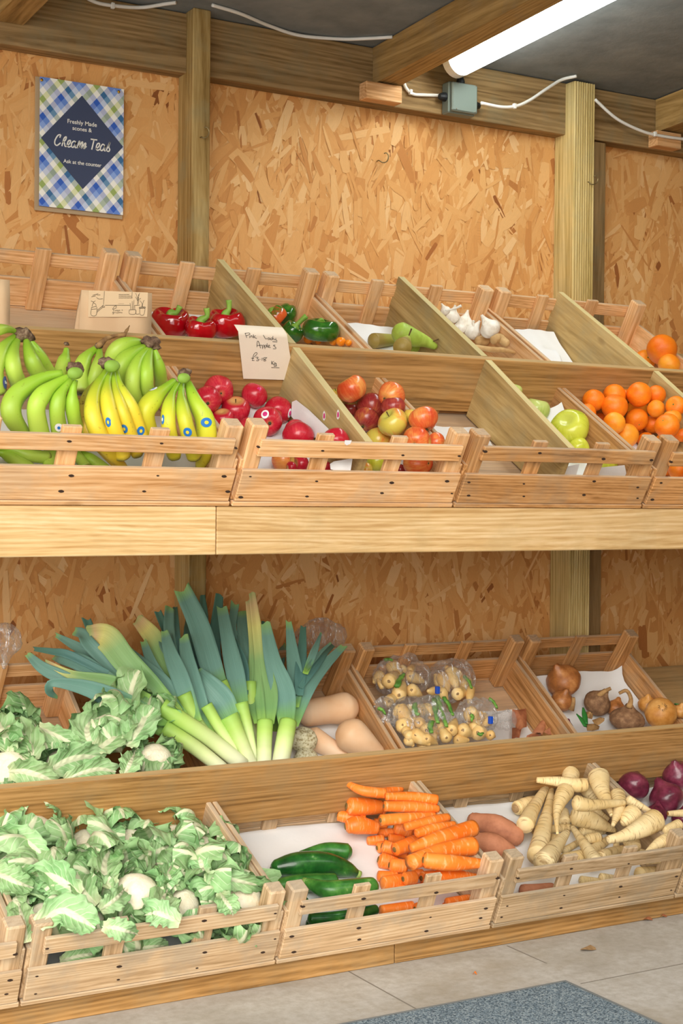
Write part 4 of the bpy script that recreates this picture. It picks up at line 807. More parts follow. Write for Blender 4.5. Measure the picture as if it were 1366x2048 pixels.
for i, (pts, cr, lab) in enumerate(PAR):
    pts = [(a, b, c*1.08) for a, b, c in pts]; o, P, Rr = body('parsnip', pj, K5b, pts, 'parsnip', lab, 'parsnip', G, rough=0.02, seed=i+50, ends=(0.7, 0.5), n=18, k=28)
    if cr is not None: end_disc('crown', o, P, Rr, cr, 0.6, 'crown_ring', 0.72, 0.2)
    elif Rr[-1] < 0.009: end_disc('cut_tip', o, P, Rr, 1, 0.85, 'tip', 0.5, 0.2)
# ---------------------------------------------------------------- onions
def onion_mesh(seed, neck=1.0):
    rnd = random.Random(seed); n, m = 30, 22; V = []; A = []
    for i in range(m+1):
        f = math.pi*i/m
        for j in range(n):
            t = 2*math.pi*j/n; r = math.sin(f)*(1+0.012*math.cos(9*t))*(1+0.02*rnd.uniform(-1, 1)*math.sin(f)); z = 0.86*math.cos(f)+neck*0.42*math.exp(-(f/0.30)**2)-0.10*math.exp(-((math.pi-f)/0.25)**2)
            if f < 0.45: r = max(r, 0.16*neck*(1+0.3*math.cos(4*t)) if i else 0.02)
            V.append((r*math.cos(t), r*math.sin(t), z)); A.append(i/m)
    return np.array(V), [(i*n+j, (i+1)*n+j, (i+1)*n+(j+1) % n, i*n+(j+1) % n) for i in range(m) for j in range(n)], np.array(A)
rV = []; rF = []; rr_ = random.Random(2)
for k in range(22):
    a = rr_.uniform(0, 6.28); b = rr_.uniform(0.05, 0.2); V, Fc, A = sweep([(0.08*math.cos(a), 0.08*math.sin(a), -0.82), (0.2*math.cos(a+b), 0.2*math.sin(a+b), -0.97), (0.3*math.cos(a), 0.3*math.sin(a), -0.95)], [0.012, 0.01, 0.006], 4, 4); o_ = len(rV); rV += [tuple(v) for v in V]; rF += [tuple(i+o_ for i in f) for f in Fc]
ROOTS = proto('root_tuft', rV, rF, M['soil'])
def onion(pile, cx, x, y, r, mat, mode, lab, cat='onion', group=None, flat=1.0, k=3.994, neckpx=None, seed=1, lift=0):
    u, v = cx(x, y); P, Rr = pile.solve([(u, v)], [r/k], lift); p, rr = P[0], Rr[0]; V, Fc, A = onion_mesh(seed); o = mesh('onion' if group != 'red onions' else 'red_onion', V, Fc, M[mat], attrs={'along': A}); place(o, p, basis(orient(p, mode, rn)), (rr, rr, rr*flat)); tag(o, lab, cat, group); newobj('root_tuft', ROOTS, o)
    if neckpx: twig('dry_neck', o, cx, neckpx, [0.011, 0.007, 0.006, 0.005][:len(neckpx)], 'onion_neck', depth(p)-0.02)
    return o
Ko = C(1024, 1280); po = Pile(LB, 0.0, 0.46, tol=0.12, x=(2.864, 3.286), wl=0.11)
GO = 'brown onions in the narrow tray'
onion(po, Ko, 1080, 515, 75, 'onion_lt', 'up', 'golden onion at the back between two others', group=GO, seed=2)
onion(po, Ko, 828, 545, 76, 'onion', 'up', 'smooth copper onion behind the soil covered one', group=GO, seed=3)
onion(po, Ko, 412, 325, 140, 'onion', (-0.3, 0.6, 0.4), 'largest brown onion at the back left with peeling skin', group=GO, seed=4)
onion(po, Ko, 1345, 570, 62, 'onion_lt', 'up', 'onion with a green sprout cut by the right edge', group=GO, seed=5, neckpx=None)
onion(po, Ko, 400, 485, 92, 'onion', (0.3, 0.7, 0.4), 'onion splitting open with a pale core at the left', group=GO, seed=6, neckpx=[(470, 560), (490, 500), (490, 460)])
onion(po, Ko, 680, 505, 110, 'onion_dirty', (0.5, 0.7, 0.2), 'soiled brown onion with a thick neck to the right', group=GO, seed=7, neckpx=[(690, 450), (740, 410), (790, 385)])
onion(po, Ko, 1190, 585, 128, 'onion_lt', (-0.1, -0.4, -0.85), 'golden onion with its root tuft facing out', group=GO, seed=8)
onion(po, Ko, 920, 635, 142, 'onion_dirty', (0.15, 0.9, 0.1), 'squat dirty onion with a curling dried neck', group=GO, flat=0.75, seed=9, neckpx=[(935, 540), (950, 470), (915, 405), (855, 425)])
onion(po, Ko, 430, 700, 62, 'onion_red', (0.3, 0.9, 0.2), 'small red shallot by the step board', cat='shallot', seed=10)
sp_ = Ko
def scrap(cx, pts, dep_h, R, mat, name, lab, cat, seed, k=3.994, curl=0.25):
    """a curled flake of skin spanned by image points, lying near height dep_h on the ramp"""
    P = np.array([R.P(*cx(x, y), dep_h+0.012*((i*7+seed) % 3)) for i, (x, y) in enumerate(pts)]); c = P.mean(0); n_ = R.up; V = [c+n_*0.012*curl*4]; m = len(P)
    for f in (0.5, 1.0):
        for i in range(m*2):
            q = P[i//2] if i % 2 == 0 else (P[i//2]+P[(i//2+1) % m])/2; V.append(c+(q-c)*f+n_*(0.012*curl*4*(1-f*f)+0.003*math.sin(i*2.3+seed)))
    q = 2*m; Fc = [(0, 1+i, 1+(i+1) % q) for i in range(q)]+[(1+i, 1+q+i, 1+q+(i+1) % q, 1+(i+1) % q) for i in range(q)]
    V = np.array(V); b = len(V); V = np.vstack([V, V+n_*0.0008]); Fc += [tuple(reversed([i+b for i in f])) for f in Fc]
    o = mesh(name, V, Fc, M[mat], None, origin=c); tag(o, lab, cat); return o
for i, (pts, mat, lab) in enumerate((([(165, 735), (300, 560), (310, 600), (240, 760)], 'skin_scrap', 'pointed copper onion skin standing beside the tray side'), ([(250, 740), (330, 665), (370, 700), (340, 760)], 'skin_scrap', 'loose brown onion skin next to the red shallot'),
    ([(0, 560), (110, 550), (120, 690), (60, 720), (0, 660)], 'skin_scrap', 'translucent brown skin touching the tied plastic bag'), ([(0, 700), (80, 690), (60, 780), (0, 790)], 'skin_scrap', 'reddish onion skin low behind the step board'), ([(120, 760), (230, 750), (230, 780), (110, 785)], 'skin_scrap', 'thin onion skin flake along the step board'),
    ([(580, 670), (700, 690), (690, 720), (600, 725)], 'onion_neck', 'brown skin flake between the shallot and dirty onion'), ([(640, 640), (740, 620), (735, 650), (670, 690)], 'onion_neck', 'curled pale lined onion skin in front of the soiled onion'), ([(590, 580), (650, 590), (640, 630), (590, 620)], 'onion_neck', 'crumbly onion skin beside the green sprout'))):
    scrap(Ko, pts, 0.075 if i > 4 else 0.05, LB, mat, 'onion_skin', lab, 'onion skin', i)
def sprout(pts, w, lab):
    P = [LB.P(*Ko(x, y), 0.12) for x, y in pts]; V, Fc, A = sweep(P, w, 8, 10, flat=0.35); o = mesh('green_shoot', V, Fc, M['sprout'], None, origin=P[0]); tag(o, lab, 'shoot')
sprout([(585, 690), (560, 640), (515, 590)], [0.008, 0.011, 0.003], 'green shoot leaning left among the onion skins'); sprout([(590, 670), (580, 600), (568, 540)], [0.007, 0.009, 0.003], 'upright green shoot among the onion skins')
sprout([(1300, 510), (1330, 520), (1365, 535)], [0.006, 0.009, 0.004], 'green shoot at the right edge above the golden onion')
# red onions
Kr = C(1166, 1500, 6.83); pd = Pile(LF, tol=0.12, x=(2.773, 3.33), wl=0.134)
G = 'red onions'
for x, y, r, mode, sd_, lab in ((1300, 350, 215, (-0.2, 0.75, 0.5), 3, 'dark red onion at the back right with a tufted top'), (690, 495, 215, (0.1, 0.6, -0.5), 4, 'bright crimson red onion nearest the parsnips'), (1000, 880, 150, 'up', 5, 'red onion half covered by the large parsnip'),
    (1380, 950, 170, 'up', 6, 'red onion cut by the right edge below the tufted one'), (1140, 660, 240, (-0.35, 0.75, -0.1), 7, 'round purple onion in the middle with its roots at the lower right')):
    onion(pd, Kr, x, y, r, 'onion_red', mode, lab, 'onion', G, k=6.83, seed=sd_)
# ---------------------------------------------------------------- squashes and celeriac
Ks = C(580, 1280); pu = Pile(LB, 0.0, 0.47, tol=0.1, x=(1.65, 2.214), wr=0.112)
for pts, lab in (([(150, 580, 110), (300, 560, 112), (430, 545, 128)], 'long pale butternut squash lying at the back'), ([(190, 790, 95), (300, 850, 78), (420, 920, 70)], 'butternut squash in front whose neck points down right'), ([(490, 760, 140), (570, 820, 120), (680, 900, 80)], 'round ended butternut squash leaning on the tray side')):
    body('butternut_squash', pu, Ks, pts, 'squash', lab, 'squash', ends=(0.9, 0.95), n=28, k=30)
for x, y, r, lab in ((110, 800, 108, 'speckled celeriac root beside the leek'), (130, 960, 100, 'celeriac half hidden by the step board')):
    u, v = Ks(x, y); P, Rr = pu.solve([(u, v)], [r/3.994]); V, Fc, A = apple_mesh(77, 0.12, 0.02, 0.95, 0.05); rq = np.random.RandomState(int(x)); V = V*(1+0.025*rq.randn(len(V), 1)); o = mesh('celeriac', V, Fc, M['celeriac']); place(o, P[0], basis((0.1, -0.4, 0.8)), Rr[0]); tag(o, lab, 'celeriac')
# ---------------------------------------------------------------- bananas
A1 = C(0, 640)
def finger(cx, pts, h0, h1, mat, par, rmax=60, bulge=0.03, name='banana', pale=False):
    n = len(pts); P = []; Rr = []; rmax = rmax*1.08; pts = [tuple(p) for p in pts]
    if pts[-1][1] > 930: dx, dy = pts[-1][0]-pts[-2][0], pts[-1][1]-pts[-2][1]; q_ = 95/math.hypot(dx, dy); pts[-1] = (pts[-1][0]+dx*q_, pts[-1][1]+dy*q_)
    D = catmull(np.array([(a, b, 0) for a, b in pts], float), 8); L = np.concatenate([[0], np.cumsum(np.linalg.norm(np.diff(D, axis=0), axis=1))]); L /= L[-1]
    for i in range(0, len(D), 2):
        f = L[i]; u, v = cx(D[i, 0], D[i, 1]); h = h0+(h1-h0)*f+bulge*math.sin(math.pi*f); p = UF.P(u, v, max(h, 0.02)); P.append(p)
        prof = 0.40+0.6*min(1, max(0, (f-0.08)/0.22))**1.2 if f < 0.86 else 1.0-0.55*((f-0.86)/0.14)**1.6
        Rr.append(rmax/3.994*depth(p)/FPX*prof)
    e = P[-1]-P[-2]; e = e/np.linalg.norm(e); P.append(P[-1]+e*0.006); Rr.append(0.0045); P.append(P[-1]+e*0.001); Rr.append(0.002)
    V, Fc, A = sweep(P, Rr, 15, 34, 5, 0.045); o = mesh(name, V, Fc, M[mat], None, origin=P[0], attrs={'along': A}); child(o, par); return o, P, Rr
def lump(name, c, r, mat, par, seed=0, sc=(1, 1, 1), amt=0.22):
    rq = random.Random(seed); V = []; n, m = 14, 9
    for i in range(m+1):
        f = math.pi*i/m
        for j in range(n): t = 2*math.pi*j/n; q = 1+amt*math.sin(3*t+seed)*math.sin(2*f)+amt*0.7*rq.uniform(-1, 1)*math.sin(f); V.append((c[0]+r*q*sc[0]*math.sin(f)*math.cos(t), c[1]+r*q*sc[1]*math.sin(f)*math.sin(t), c[2]+r*q*sc[2]*math.cos(f)))
    o = mesh(name, V, [(i*n+j, (i+1)*n+j, (i+1)*n+(j+1) % n, i*n+(j+1) % n) for i in range(m) for j in range(n)], M[mat], None, origin=c); child(o, par); return o
def bunch(cx, crown, hc, fingers, lab, cr=0.022, tag_='banana_bunch', ht=0.055, cut=None):
    c = UF.P(*cx(*crown), hc); e = empty(tag_, c); tag(e, lab, 'bananas', 'green and yellow bananas in the left tray')
    bpy.context.view_layer.update(); out = []
    if cr: lump('crown', c, cr*0.85, 'ban_crown', e, len(lab), (1.15, 0.8, 0.75), 0.32)
    if cut: q = UF.P(*cx(*cut), hc+0.016); lump('cut_crown', q, cr*0.86, 'ban_cut', e, 3, (1.1, 0.6, 0.8), 0.06)
    for f in fingers:
        mat, pts = f[0], f[1]; kw = f[2] if len(f) > 2 else {}; a, b = kw.pop('h', (hc-0.01, ht)); out.append(finger(cx, pts, a, b, mat, e, **kw))
    return e, out
g, y_, mx_, ol = 'ban_green', 'ban_yellow', 'ban_mixed', 'ban_old'
bunch(A1, (190, 118), 0.235, [(g, [(130, 130), (20, 230), (-40, 420), (10, 640)], dict(rmax=62)), (g, [(140, 160), (100, 290), (120, 430), (190, 590)], dict(rmax=60)), (g, [(210, 165), (240, 290), (300, 420), (390, 530)], dict(rmax=60, bulge=0.02)), (g, [(240, 160), (310, 270), (370, 370), (430, 480)], dict(rmax=44, bulge=0.01)), (g, [(130, 95), (40, 70), (-80, 110), (-160, 200)], dict(rmax=42, h=(0.235, 0.22)))], 'green banana bunch at the far left with a violet sticker', ht=0.13)
eD, fD = bunch(A1, (790, 205), 0.20, [(g, [(770, 225), (680, 310), (640, 440), (650, 640)], dict(rmax=58, bulge=0.01)), (g, [(795, 225), (790, 330), (760, 440), (720, 600)], dict(rmax=46, bulge=0.02))], 'two green bananas at the back joined under a long dry flower stem', cr=0.010, ht=0.12)
q0 = [UF.P(*A1(x, y), 0.205) for x, y in ((785, 205), (850, 150), (930, 125), (990, 115), (1035, 45))]; V, Fc, A = sweep(q0, [0.007, 0.005, 0.004, 0.0055, 0.001], 7, 14, rough=0.25, rnd=random.Random(4)); o = mesh('dry_stem', V, Fc, M['onion_neck'], None, origin=q0[0]); child(o, eD)
bunch(A1, (531, 190), 0.19, [(g, [(531, 230), (520, 300), (490, 380), (450, 500)], dict(rmax=48, bulge=0.0))], 'single green banana at the back with a thin dry tip pointing up', cr=0.006, ht=0.13)
bunch(A1, (1205, 185), 0.245, [(g, [(1150, 185), (1010, 190), (910, 270), (890, 420)], dict(rmax=60, h=(0.235, 0.16))), (g, [(1160, 215), (1020, 300), (960, 420), (1000, 620)], dict(rmax=66)), (g, [(1180, 230), (1080, 370), (1060, 560), (1115, 740)], dict(rmax=56)), (g, [(1200, 240), (1170, 380), (1170, 540), (1220, 690)], dict(rmax=58)), (g, [(1235, 240), (1265, 350), (1285, 470), (1295, 600)], dict(rmax=48, bulge=0.015))], 'large green banana bunch at the back right with a brown crown', ht=0.11)
bunch(A1, (560, 1135), 0.05, [(g, [(640, 1030), (690, 1090), (780, 1150), (830, 1190)], dict(rmax=45, h=(0.05, 0.04), bulge=0.0)), (g, [(-60, 1010), (100, 1040), (230, 1085), (365, 1097)], dict(rmax=46, h=(0.06, 0.05), bulge=0.0)), (g, [(-60, 1060), (40, 1070), (130, 1130), (220, 1180)], dict(rmax=48, h=(0.05, 0.04), bulge=0.0)), (g, [(300, 960), (380, 1010), (410, 1070), (390, 1160)], dict(rmax=46, h=(0.05, 0.04), bulge=0.0)), (g, [(560, 1000), (600, 1060), (640, 1110), (655, 1130)], dict(rmax=40, h=(0.05, 0.04), bulge=0.0))], 'green bananas at the bottom of the tray seen under the rail', cr=0.012)
bunch(A1, (600, 385), 0.24, [(g, [(600, 480), (575, 620), (590, 780), (640, 960)], dict(rmax=52, bulge=0.015)), (g, [(575, 475), (480, 600), (455, 760), (490, 980)], dict(rmax=58, bulge=0.02)), (g, [(545, 455), (380, 560), (290, 720), (340, 980)], dict(rmax=68)), (g, [(500, 425), (330, 470), (130, 600), (100, 780), (230, 950)], dict(rmax=74))], 'green banana bunch at the front left whose outer banana arcs widely', cr=0.018, ht=0.06, cut=(600, 425))
bunch(A1, (855, 345), 0.235, [(ol, [(755, 505), (680, 600), (660, 760), (760, 960), (900, 1130)], dict(rmax=44, h=(0.17, 0.05), bulge=0.02)), (y_, [(925, 410), (970, 560), (1060, 730), (1170, 1080)], dict(rmax=56)), (y_, [(905, 410), (930, 600), (1000, 800), (1110, 1110)], dict(rmax=50)), (y_, [(880, 410), (850, 570), (890, 800), (1000, 1140)], dict(rmax=60)), (y_, [(860, 400), (760, 560), (740, 760), (840, 1000), (940, 1120)], dict(rmax=62))], 'ripe yellow banana bunch in the middle of the tray with blue stickers', cr=0.019, ht=0.05, cut=(895, 368))
bunch(A2, (515, 425), 0.225, [(mx_, [(545, 505), (600, 650), (680, 800), (690, 1000), (665, 1085)], dict(rmax=74)), (mx_, [(495, 515), (490, 650), (530, 850), (600, 1120)], dict(rmax=56)), (mx_, [(465, 510), (400, 640), (390, 850), (440, 1110)], dict(rmax=54)), (mx_, [(435, 490), (310, 600), (200, 760), (260, 1010)], dict(rmax=72))], 'greenish yellow banana bunch at the right of the tray with four fingers', cr=0.016, ht=0.05, cut=(510, 465))
def loose_sticker(cx, x, y, h, mat, lab, R=UF, r=0.0105, asp=0.8, prints=None, txt=None):
    bpy.context.view_layer.update(); u, v = cx(x, y); d = ray(u, v); d = d/np.linalg.norm(d)
    hit, loc, nr, fi, ob, mx_ = S.ray_cast(bpy.context.evaluated_depsgraph_get(), Vector(CP), Vector(d))
    if not hit: return
    p = np.array(loc); d = np.array(nr.normalized()); d = d if d@(CP-p) > 0 else -d; a = np.cross([0, 0, 1], d); a /= np.linalg.norm(a); b = np.cross(d, a)
    def disc(k, off, m_, nm): V = [p+d*off]+[p+d*(off-0.0014*k*k*abs(math.cos(t)))+a*math.cos(t)*r*asp*k+b*math.sin(t)*r*k for t in np.linspace(0, 2*math.pi, 19)[:-1]]; return mesh(nm, V, [(0, 1+i, 1+(i+1) % 18) for i in range(18)], M[m_], None, origin=p)
    child(disc(1.0, 0.0012, mat, 'sticker'), ob)
    if txt:
        o = text_mesh(txt, 0.0095, 'sticker_lettering', M['sticker_white'], bold=0.0002); o.matrix_world = Matrix(((a[0], b[0], d[0], 0), (a[1], b[1], d[1], 0), (a[2], b[2], d[2], 0), (0, 0, 0, 1))); o.location = p+d*0.0022; bpy.context.view_layer.update(); child(o, ob); return
    if prints: child(disc(0.38, 0.0019, prints, 'sticker_print'), ob)
for cx, x, y, h, mat, pr_, asp, lab in ((A1, 865, 815, 0.175, 'sticker_blue', 'sticker_yellow', 0.6, 'blue oval fruit sticker on the left yellow banana'), (A1, 993, 868, 0.152, 'sticker_blue', 'sticker_yellow', 0.7, 'blue fruit sticker on the middle yellow banana'), (A1, 1125, 885, 0.130, 'sticker_blue', 'sticker_yellow', 0.8, 'blue and red fruit sticker on the right yellow banana'),
    (A1, 40, 500, 0.215, 'sticker_purple', 'sticker_white', 1.0, 'violet round sticker on the far left green banana'), (A1, 1225, 552, 0.200, 'sticker_white', 'sticker_blue', 0.7, 'white sticker on the large green bunch at the back'), (A1, 470, 858, 0.15, 'sticker_white', 'sticker_blue', 0.8, 'white round sticker on the front green bunch by the slat'),
    (A2, 690, 818, 0.165, 'sticker_blue', 'sticker_yellow', 1.2, 'blue oval sticker on the rightmost banana'), (A2, 540, 895, 0.135, 'sticker_blue', 'sticker_yellow', 0.9, 'blue sticker low on the greenish yellow bunch'), (A2, 343, 795, 0.165, 'sticker_blue', 'sticker_white', 0.5, 'slanted blue sticker on the outer left banana of the right bunch')):
    loose_sticker(cx, x, y, h, mat, lab, prints=pr_, asp=asp, txt='ffes' if mat == 'sticker_purple' else None, r=0.0135 if mat == 'sticker_purple' else 0.0105)

# ---------------------------------------------------------------- leeks
La = C(40, 1150); Lb = C(360, 1150)
def strap(cx, pts, w, Y0, Y1, mat, par, name='leaf', fold=0.25, seed=0, twist=0.0, R=None, bul=0.03, ruf=0.03, k=7, rib=0.0):
    rq = random.Random(seed); P = []; n = len(pts)
    for i, (x, y) in enumerate(pts): f = i/(n-1); P.append(onY(*cx(x, y), Y0+(Y1-Y0)*f) if not R else R.P(*cx(x, y), Y0+(Y1-Y0)*f+bul*math.sin(math.pi*f)))
    W = [ww/3.994*depth(p)/FPX*(1.12 if i else 0.9) for i, (ww, p) in enumerate(zip(w, P))]
    D = catmull(np.hstack([np.array(P), np.array(W)[:, None]]), 22); Q, ww = D[:, :3], D[:, 3]; T = np.gradient(Q, axis=0); T /= np.linalg.norm(T, axis=1)[:, None]
    V = []; al = []; ac = []; m = len(Q)
    for i in range(m):
        vd = CP-Q[i]; vd /= np.linalg.norm(vd); s_ = np.cross(T[i], vd); s_ /= np.linalg.norm(s_)+1e-9; nn = np.cross(s_, T[i]); a = twist*math.sin(i/m*2.5+seed); s_, nn = s_*math.cos(a)+nn*math.sin(a), nn*math.cos(a)-s_*math.sin(a)
        if nn@vd < 0: nn = -nn
        for j in range(k):
            c = j/(k-1)*2-1; wob = (ruf*math.sin(i*0.9+c*2+seed)+(ruf*0.6*math.sin(i*2.1-c*3+seed*2) if k > 7 else 0))*ww[i]*abs(c)**1.5+(rib if abs(c) < 0.12 else 0); cut = 0.0
            if i == m-1: cut = ww[i]*(0.15*math.sin(3*c+seed)-0.25*c*((seed % 3)-1))
            V.append(Q[i]+s_*c*(1 if k < 9 else 1+0.10*math.sin(i*1.7+seed+(3 if c > 0 else 0))*abs(c)+0.05*math.sin(i*3.9+seed))*ww[i]/2+nn*(abs(c)*fold*ww[i]/2-fold*ww[i]/4+wob)+T[i]*cut); al.append(i/(m-1)); ac.append(c)
    N0 = len(V); V2 = []
    for i in range(m):
        vd = CP-Q[i]; vd /= np.linalg.norm(vd)
        for j in range(k): V2.append(V[i*k+j]-vd*0.0014*(0.3+0.7*(1-abs(j/(k-1)*2-1))))
    V += V2; al += al; ac += ac
    Fc = [(i*k+j, i*k+j+1, (i+1)*k+j+1, (i+1)*k+j) for i in range(m-1) for j in range(k-1)]; Fc += [tuple(reversed([q+N0 for q in f])) for f in Fc]
    Fc += [(i*k, (i+1)*k, (i+1)*k+N0, i*k+N0) for i in range(m-1)]+[((i+1)*k+k-1, i*k+k-1, i*k+k-1+N0, (i+1)*k+k-1+N0) for i in range(m-1)]
    o = mesh(name, V, Fc, M[mat], None, origin=P[0], attrs={'along': al, 'across': ac}); child(o, par); return o
def leek(lab, stalk, leaves, Y0=3.50, seed=0):
    cx, pts, w = stalk; P = [onY(*cx(x, y), Y0+0.02*i) for i, (x, y) in enumerate(pts)]; Rr = [a/3.994*depth(p)/FPX for a, p in zip(w, P)]
    e = empty('leek', P[0]); tag(e, lab, 'leek', 'leeks fanned out against the back wall'); bpy.context.view_layer.update()
    V, Fc, A = sweep(P, Rr, 16, 16); o = mesh('shaft', V, Fc, M['leek_stalk'], None, origin=P[0], attrs={'along': A, 'across': [0]*len(A)}); child(o, e)
    ys = Y0+0.02*(len(pts)-1)
    for i, (cx2, lp, lw, mat, *yy) in enumerate(leaves):
        y0, y1 = yy if yy else (ys-0.015+0.012*i, ys+0.10+0.03*i)
        strap(cx2, lp, lw, y0, min(y1, 3.90), mat, e, seed=seed*7+i, fold=0.3, twist=0.15)
L_, D_, Y_ = 'leek_leaf', 'leek_leaf_dark', 'leek_leaf_yellow'
leek('leek hidden behind the others with a yellow green leaf tip leaning left', (Lb, [(400, 1500), (150, 1200), (30, 950)], [50, 52, 60]), [(La, [(1320, 1000), (1200, 750), (1080, 520), (935, 350)], [90, 120, 135, 90], Y_, 3.62, 3.84), (La, [(1340, 1000), (1220, 650), (1190, 430), (1195, 255)], [80, 90, 80, 66], L_, 3.66, 3.86), (La, [(1350, 900), (1260, 560), (1245, 400), (1238, 255)], [60, 60, 50, 34], D_, 3.67, 3.88), (La, [(1330, 1000), (1290, 720), (1170, 450), (1100, 290)], [60, 70, 60, 50], D_, 3.70, 3.89), (La, [(1300, 1050), (1220, 700), (1140, 560), (1125, 470)], [60, 70, 50, 22], L_, 3.60, 3.80)], 3.56, 1)
leek('leek at the back centre with dark narrow leaves standing straight up', (Lb, [(560, 1450), (450, 1150), (330, 850)], [50, 52, 50]), [(Lb, [(330, 900), (270, 600), (290, 400), (315, 155)], [90, 100, 86, 56], D_, 3.70, 3.88), (Lb, [(300, 850), (170, 560), (190, 350), (180, 160)], [70, 80, 66, 36], D_, 3.72, 3.89), (Lb, [(250, 900), (90, 620), (80, 450), (80, 360)], [90, 100, 90, 60], D_, 3.74, 3.89), (Lb, [(380, 850), (500, 640), (420, 450), (440, 225)], [80, 110, 60, 62], L_, 3.68, 3.86)], 3.58, 2)
leek('leek right of centre behind the split leaved one with a broad blunt leaf', (Lb, [(610, 1450), (560, 1150), (560, 850)], [50, 50, 50]), [(Lb, [(570, 900), (545, 620), (520, 450), (495, 290)], [100, 125, 115, 86], L_, 3.66, 3.85), (Lb, [(700, 1150), (735, 800), (700, 560), (685, 375)], [70, 100, 90, 64], D_, 3.70, 3.88), (Lb, [(760, 1250), (770, 900), (800, 660), (850, 560)], [60, 80, 70, 40], L_, 3.72, 3.88)], 3.60, 3)
leek('leek with the palest long white shaft lying diagonally in front', (Lb, [(500, 1520), (240, 1310), (0, 1150), (-150, 1050)], [66, 66, 68, 74]), [(La, [(900, 880), (760, 760), (560, 560), (500, 470), (430, 450)], [90, 100, 100, 80, 60], L_, 3.64, 3.80), (La, [(1000, 960), (820, 820), (620, 560), (530, 350)], [80, 90, 70, 60], D_, 3.68, 3.84), (La, [(950, 900), (700, 700), (450, 570), (285, 478)], [90, 100, 70, 30], L_, 3.66, 3.82), (La, [(1250, 1120), (1020, 880), (830, 670), (690, 500), (540, 470)], [150, 180, 180, 190, 120], Y_, 3.575, 3.74)], 3.50, 4)
leek('leek lowest at the left with long blue grey leaves drooping over the tray', (Lb, [(350, 1560), (150, 1400), (0, 1300), (-130, 1220)], [56, 60, 62, 66]), [(La, [(1000, 980), (700, 840), (480, 700), (330, 660), (270, 650)], [120, 120, 130, 90, 50], L_, 3.62, 3.78), (La, [(700, 790), (400, 640), (250, 610), (110, 590)], [70, 60, 46, 30], D_, 3.66, 3.80), (La, [(1020, 1010), (740, 870), (420, 800), (200, 690)], [130, 120, 70, 30], Y_, 3.58, 3.72), (La, [(560, 900), (330, 810), (180, 740), (60, 630)], [90, 100, 86, 44], L_, 3.66, 3.75), (La, [(1180, 1230), (860, 1050), (560, 910), (270, 860), (235, 930), (300, 980)], [170, 175, 120, 60, 60, 20], L_, 3.55, 3.66)], 3.48, 5)
leek('leek left of centre with two slim blue leaves crossing the pale shaft', (Lb, [(490, 1500), (320, 1230), (210, 1040)], [42, 46, 50]), [(La, [(1290, 1130), (1160, 900), (980, 730), (850, 600)], [120, 130, 110, 70], L_, 3.58, 3.76), (La, [(1270, 1100), (1140, 860), (1050, 700), (985, 525)], [80, 90, 76, 46], L_, 3.60, 3.76), (La, [(1400, 1180), (1290, 850), (1200, 620), (1155, 445)], [130, 130, 100, 50], L_, 3.56, 3.74), (Lb, [(240, 1270), (130, 950), (60, 680), (30, 485)], [110, 135, 105, 64], L_, 3.56, 3.72)], 3.52, 6)
leek('tallest leek whose widest blue green leaf bends left over the post', (Lb, [(580, 1540), (470, 1290), (390, 1130)], [50, 60, 80]), [(Lb, [(330, 1000), (240, 700), (150, 400), (20, 110)], [170, 160, 150, 120], L_, 3.60, 3.84), (Lb, [(420, 1180), (330, 1000), (200, 850), (140, 760)], [160, 190, 140, 60], L_, 3.55, 3.66)], 3.50, 7)
leek('slender leek in the middle with a bright green neck', (Lb, [(595, 1500), (540, 1230), (490, 1020)], [40, 45, 55]), [(Lb, [(500, 1080), (440, 780), (380, 500), (335, 255)], [120, 135, 100, 74], L_, 3.56, 3.80), (Lb, [(520, 960), (500, 740), (440, 560), (400, 480)], [60, 90, 60, 30], D_, 3.62, 3.78)], 3.52, 8)
leek('upright leek with a split yellowish leaf and a scar on its shaft', (Lb, [(670, 1530), (675, 1300), (680, 1170)], [58, 62, 66]), [(Lb, [(640, 1180), (600, 950), (590, 600), (555, 190)], [110, 130, 70, 60], Y_, 3.55, 3.78), (Lb, [(690, 1200), (690, 950), (640, 600), (575, 140)], [140, 170, 90, 46], Y_, 3.53, 3.76)], 3.49, 9)
leek('rightmost leek with a thick bright shaft and leaves fanning right', (Lb, [(800, 1520), (840, 1300), (865, 1170)], [70, 72, 70]), [(Lb, [(960, 900), (1080, 730), (1160, 620), (1225, 560)], [50, 60, 46, 30], D_, 3.58, 3.74), (Lb, [(1000, 790), (1060, 640), (1100, 540), (1128, 460)], [50, 56, 34, 14], L_, 3.60, 3.72), (Lb, [(1000, 760), (1060, 690), (1130, 610), (1205, 540)], [36, 34, 26, 14], L_, 3.59, 3.70), (Lb, [(950, 960), (965, 760), (975, 600), (985, 410)], [80, 86, 66, 40], D_, 3.57, 3.74), (Lb, [(900, 1050), (925, 860), (900, 640), (868, 370)], [110, 120, 90, 40], L_, 3.56, 3.72), (Lb, [(900, 1200), (1020, 900), (1150, 730), (1310, 565)], [100, 110, 80, 46], L_, 3.54, 3.70), (Lb, [(850, 1190), (830, 950), (740, 680), (682, 380)], [140, 170, 120, 66], L_, 3.52, 3.70)], 3.47, 10)

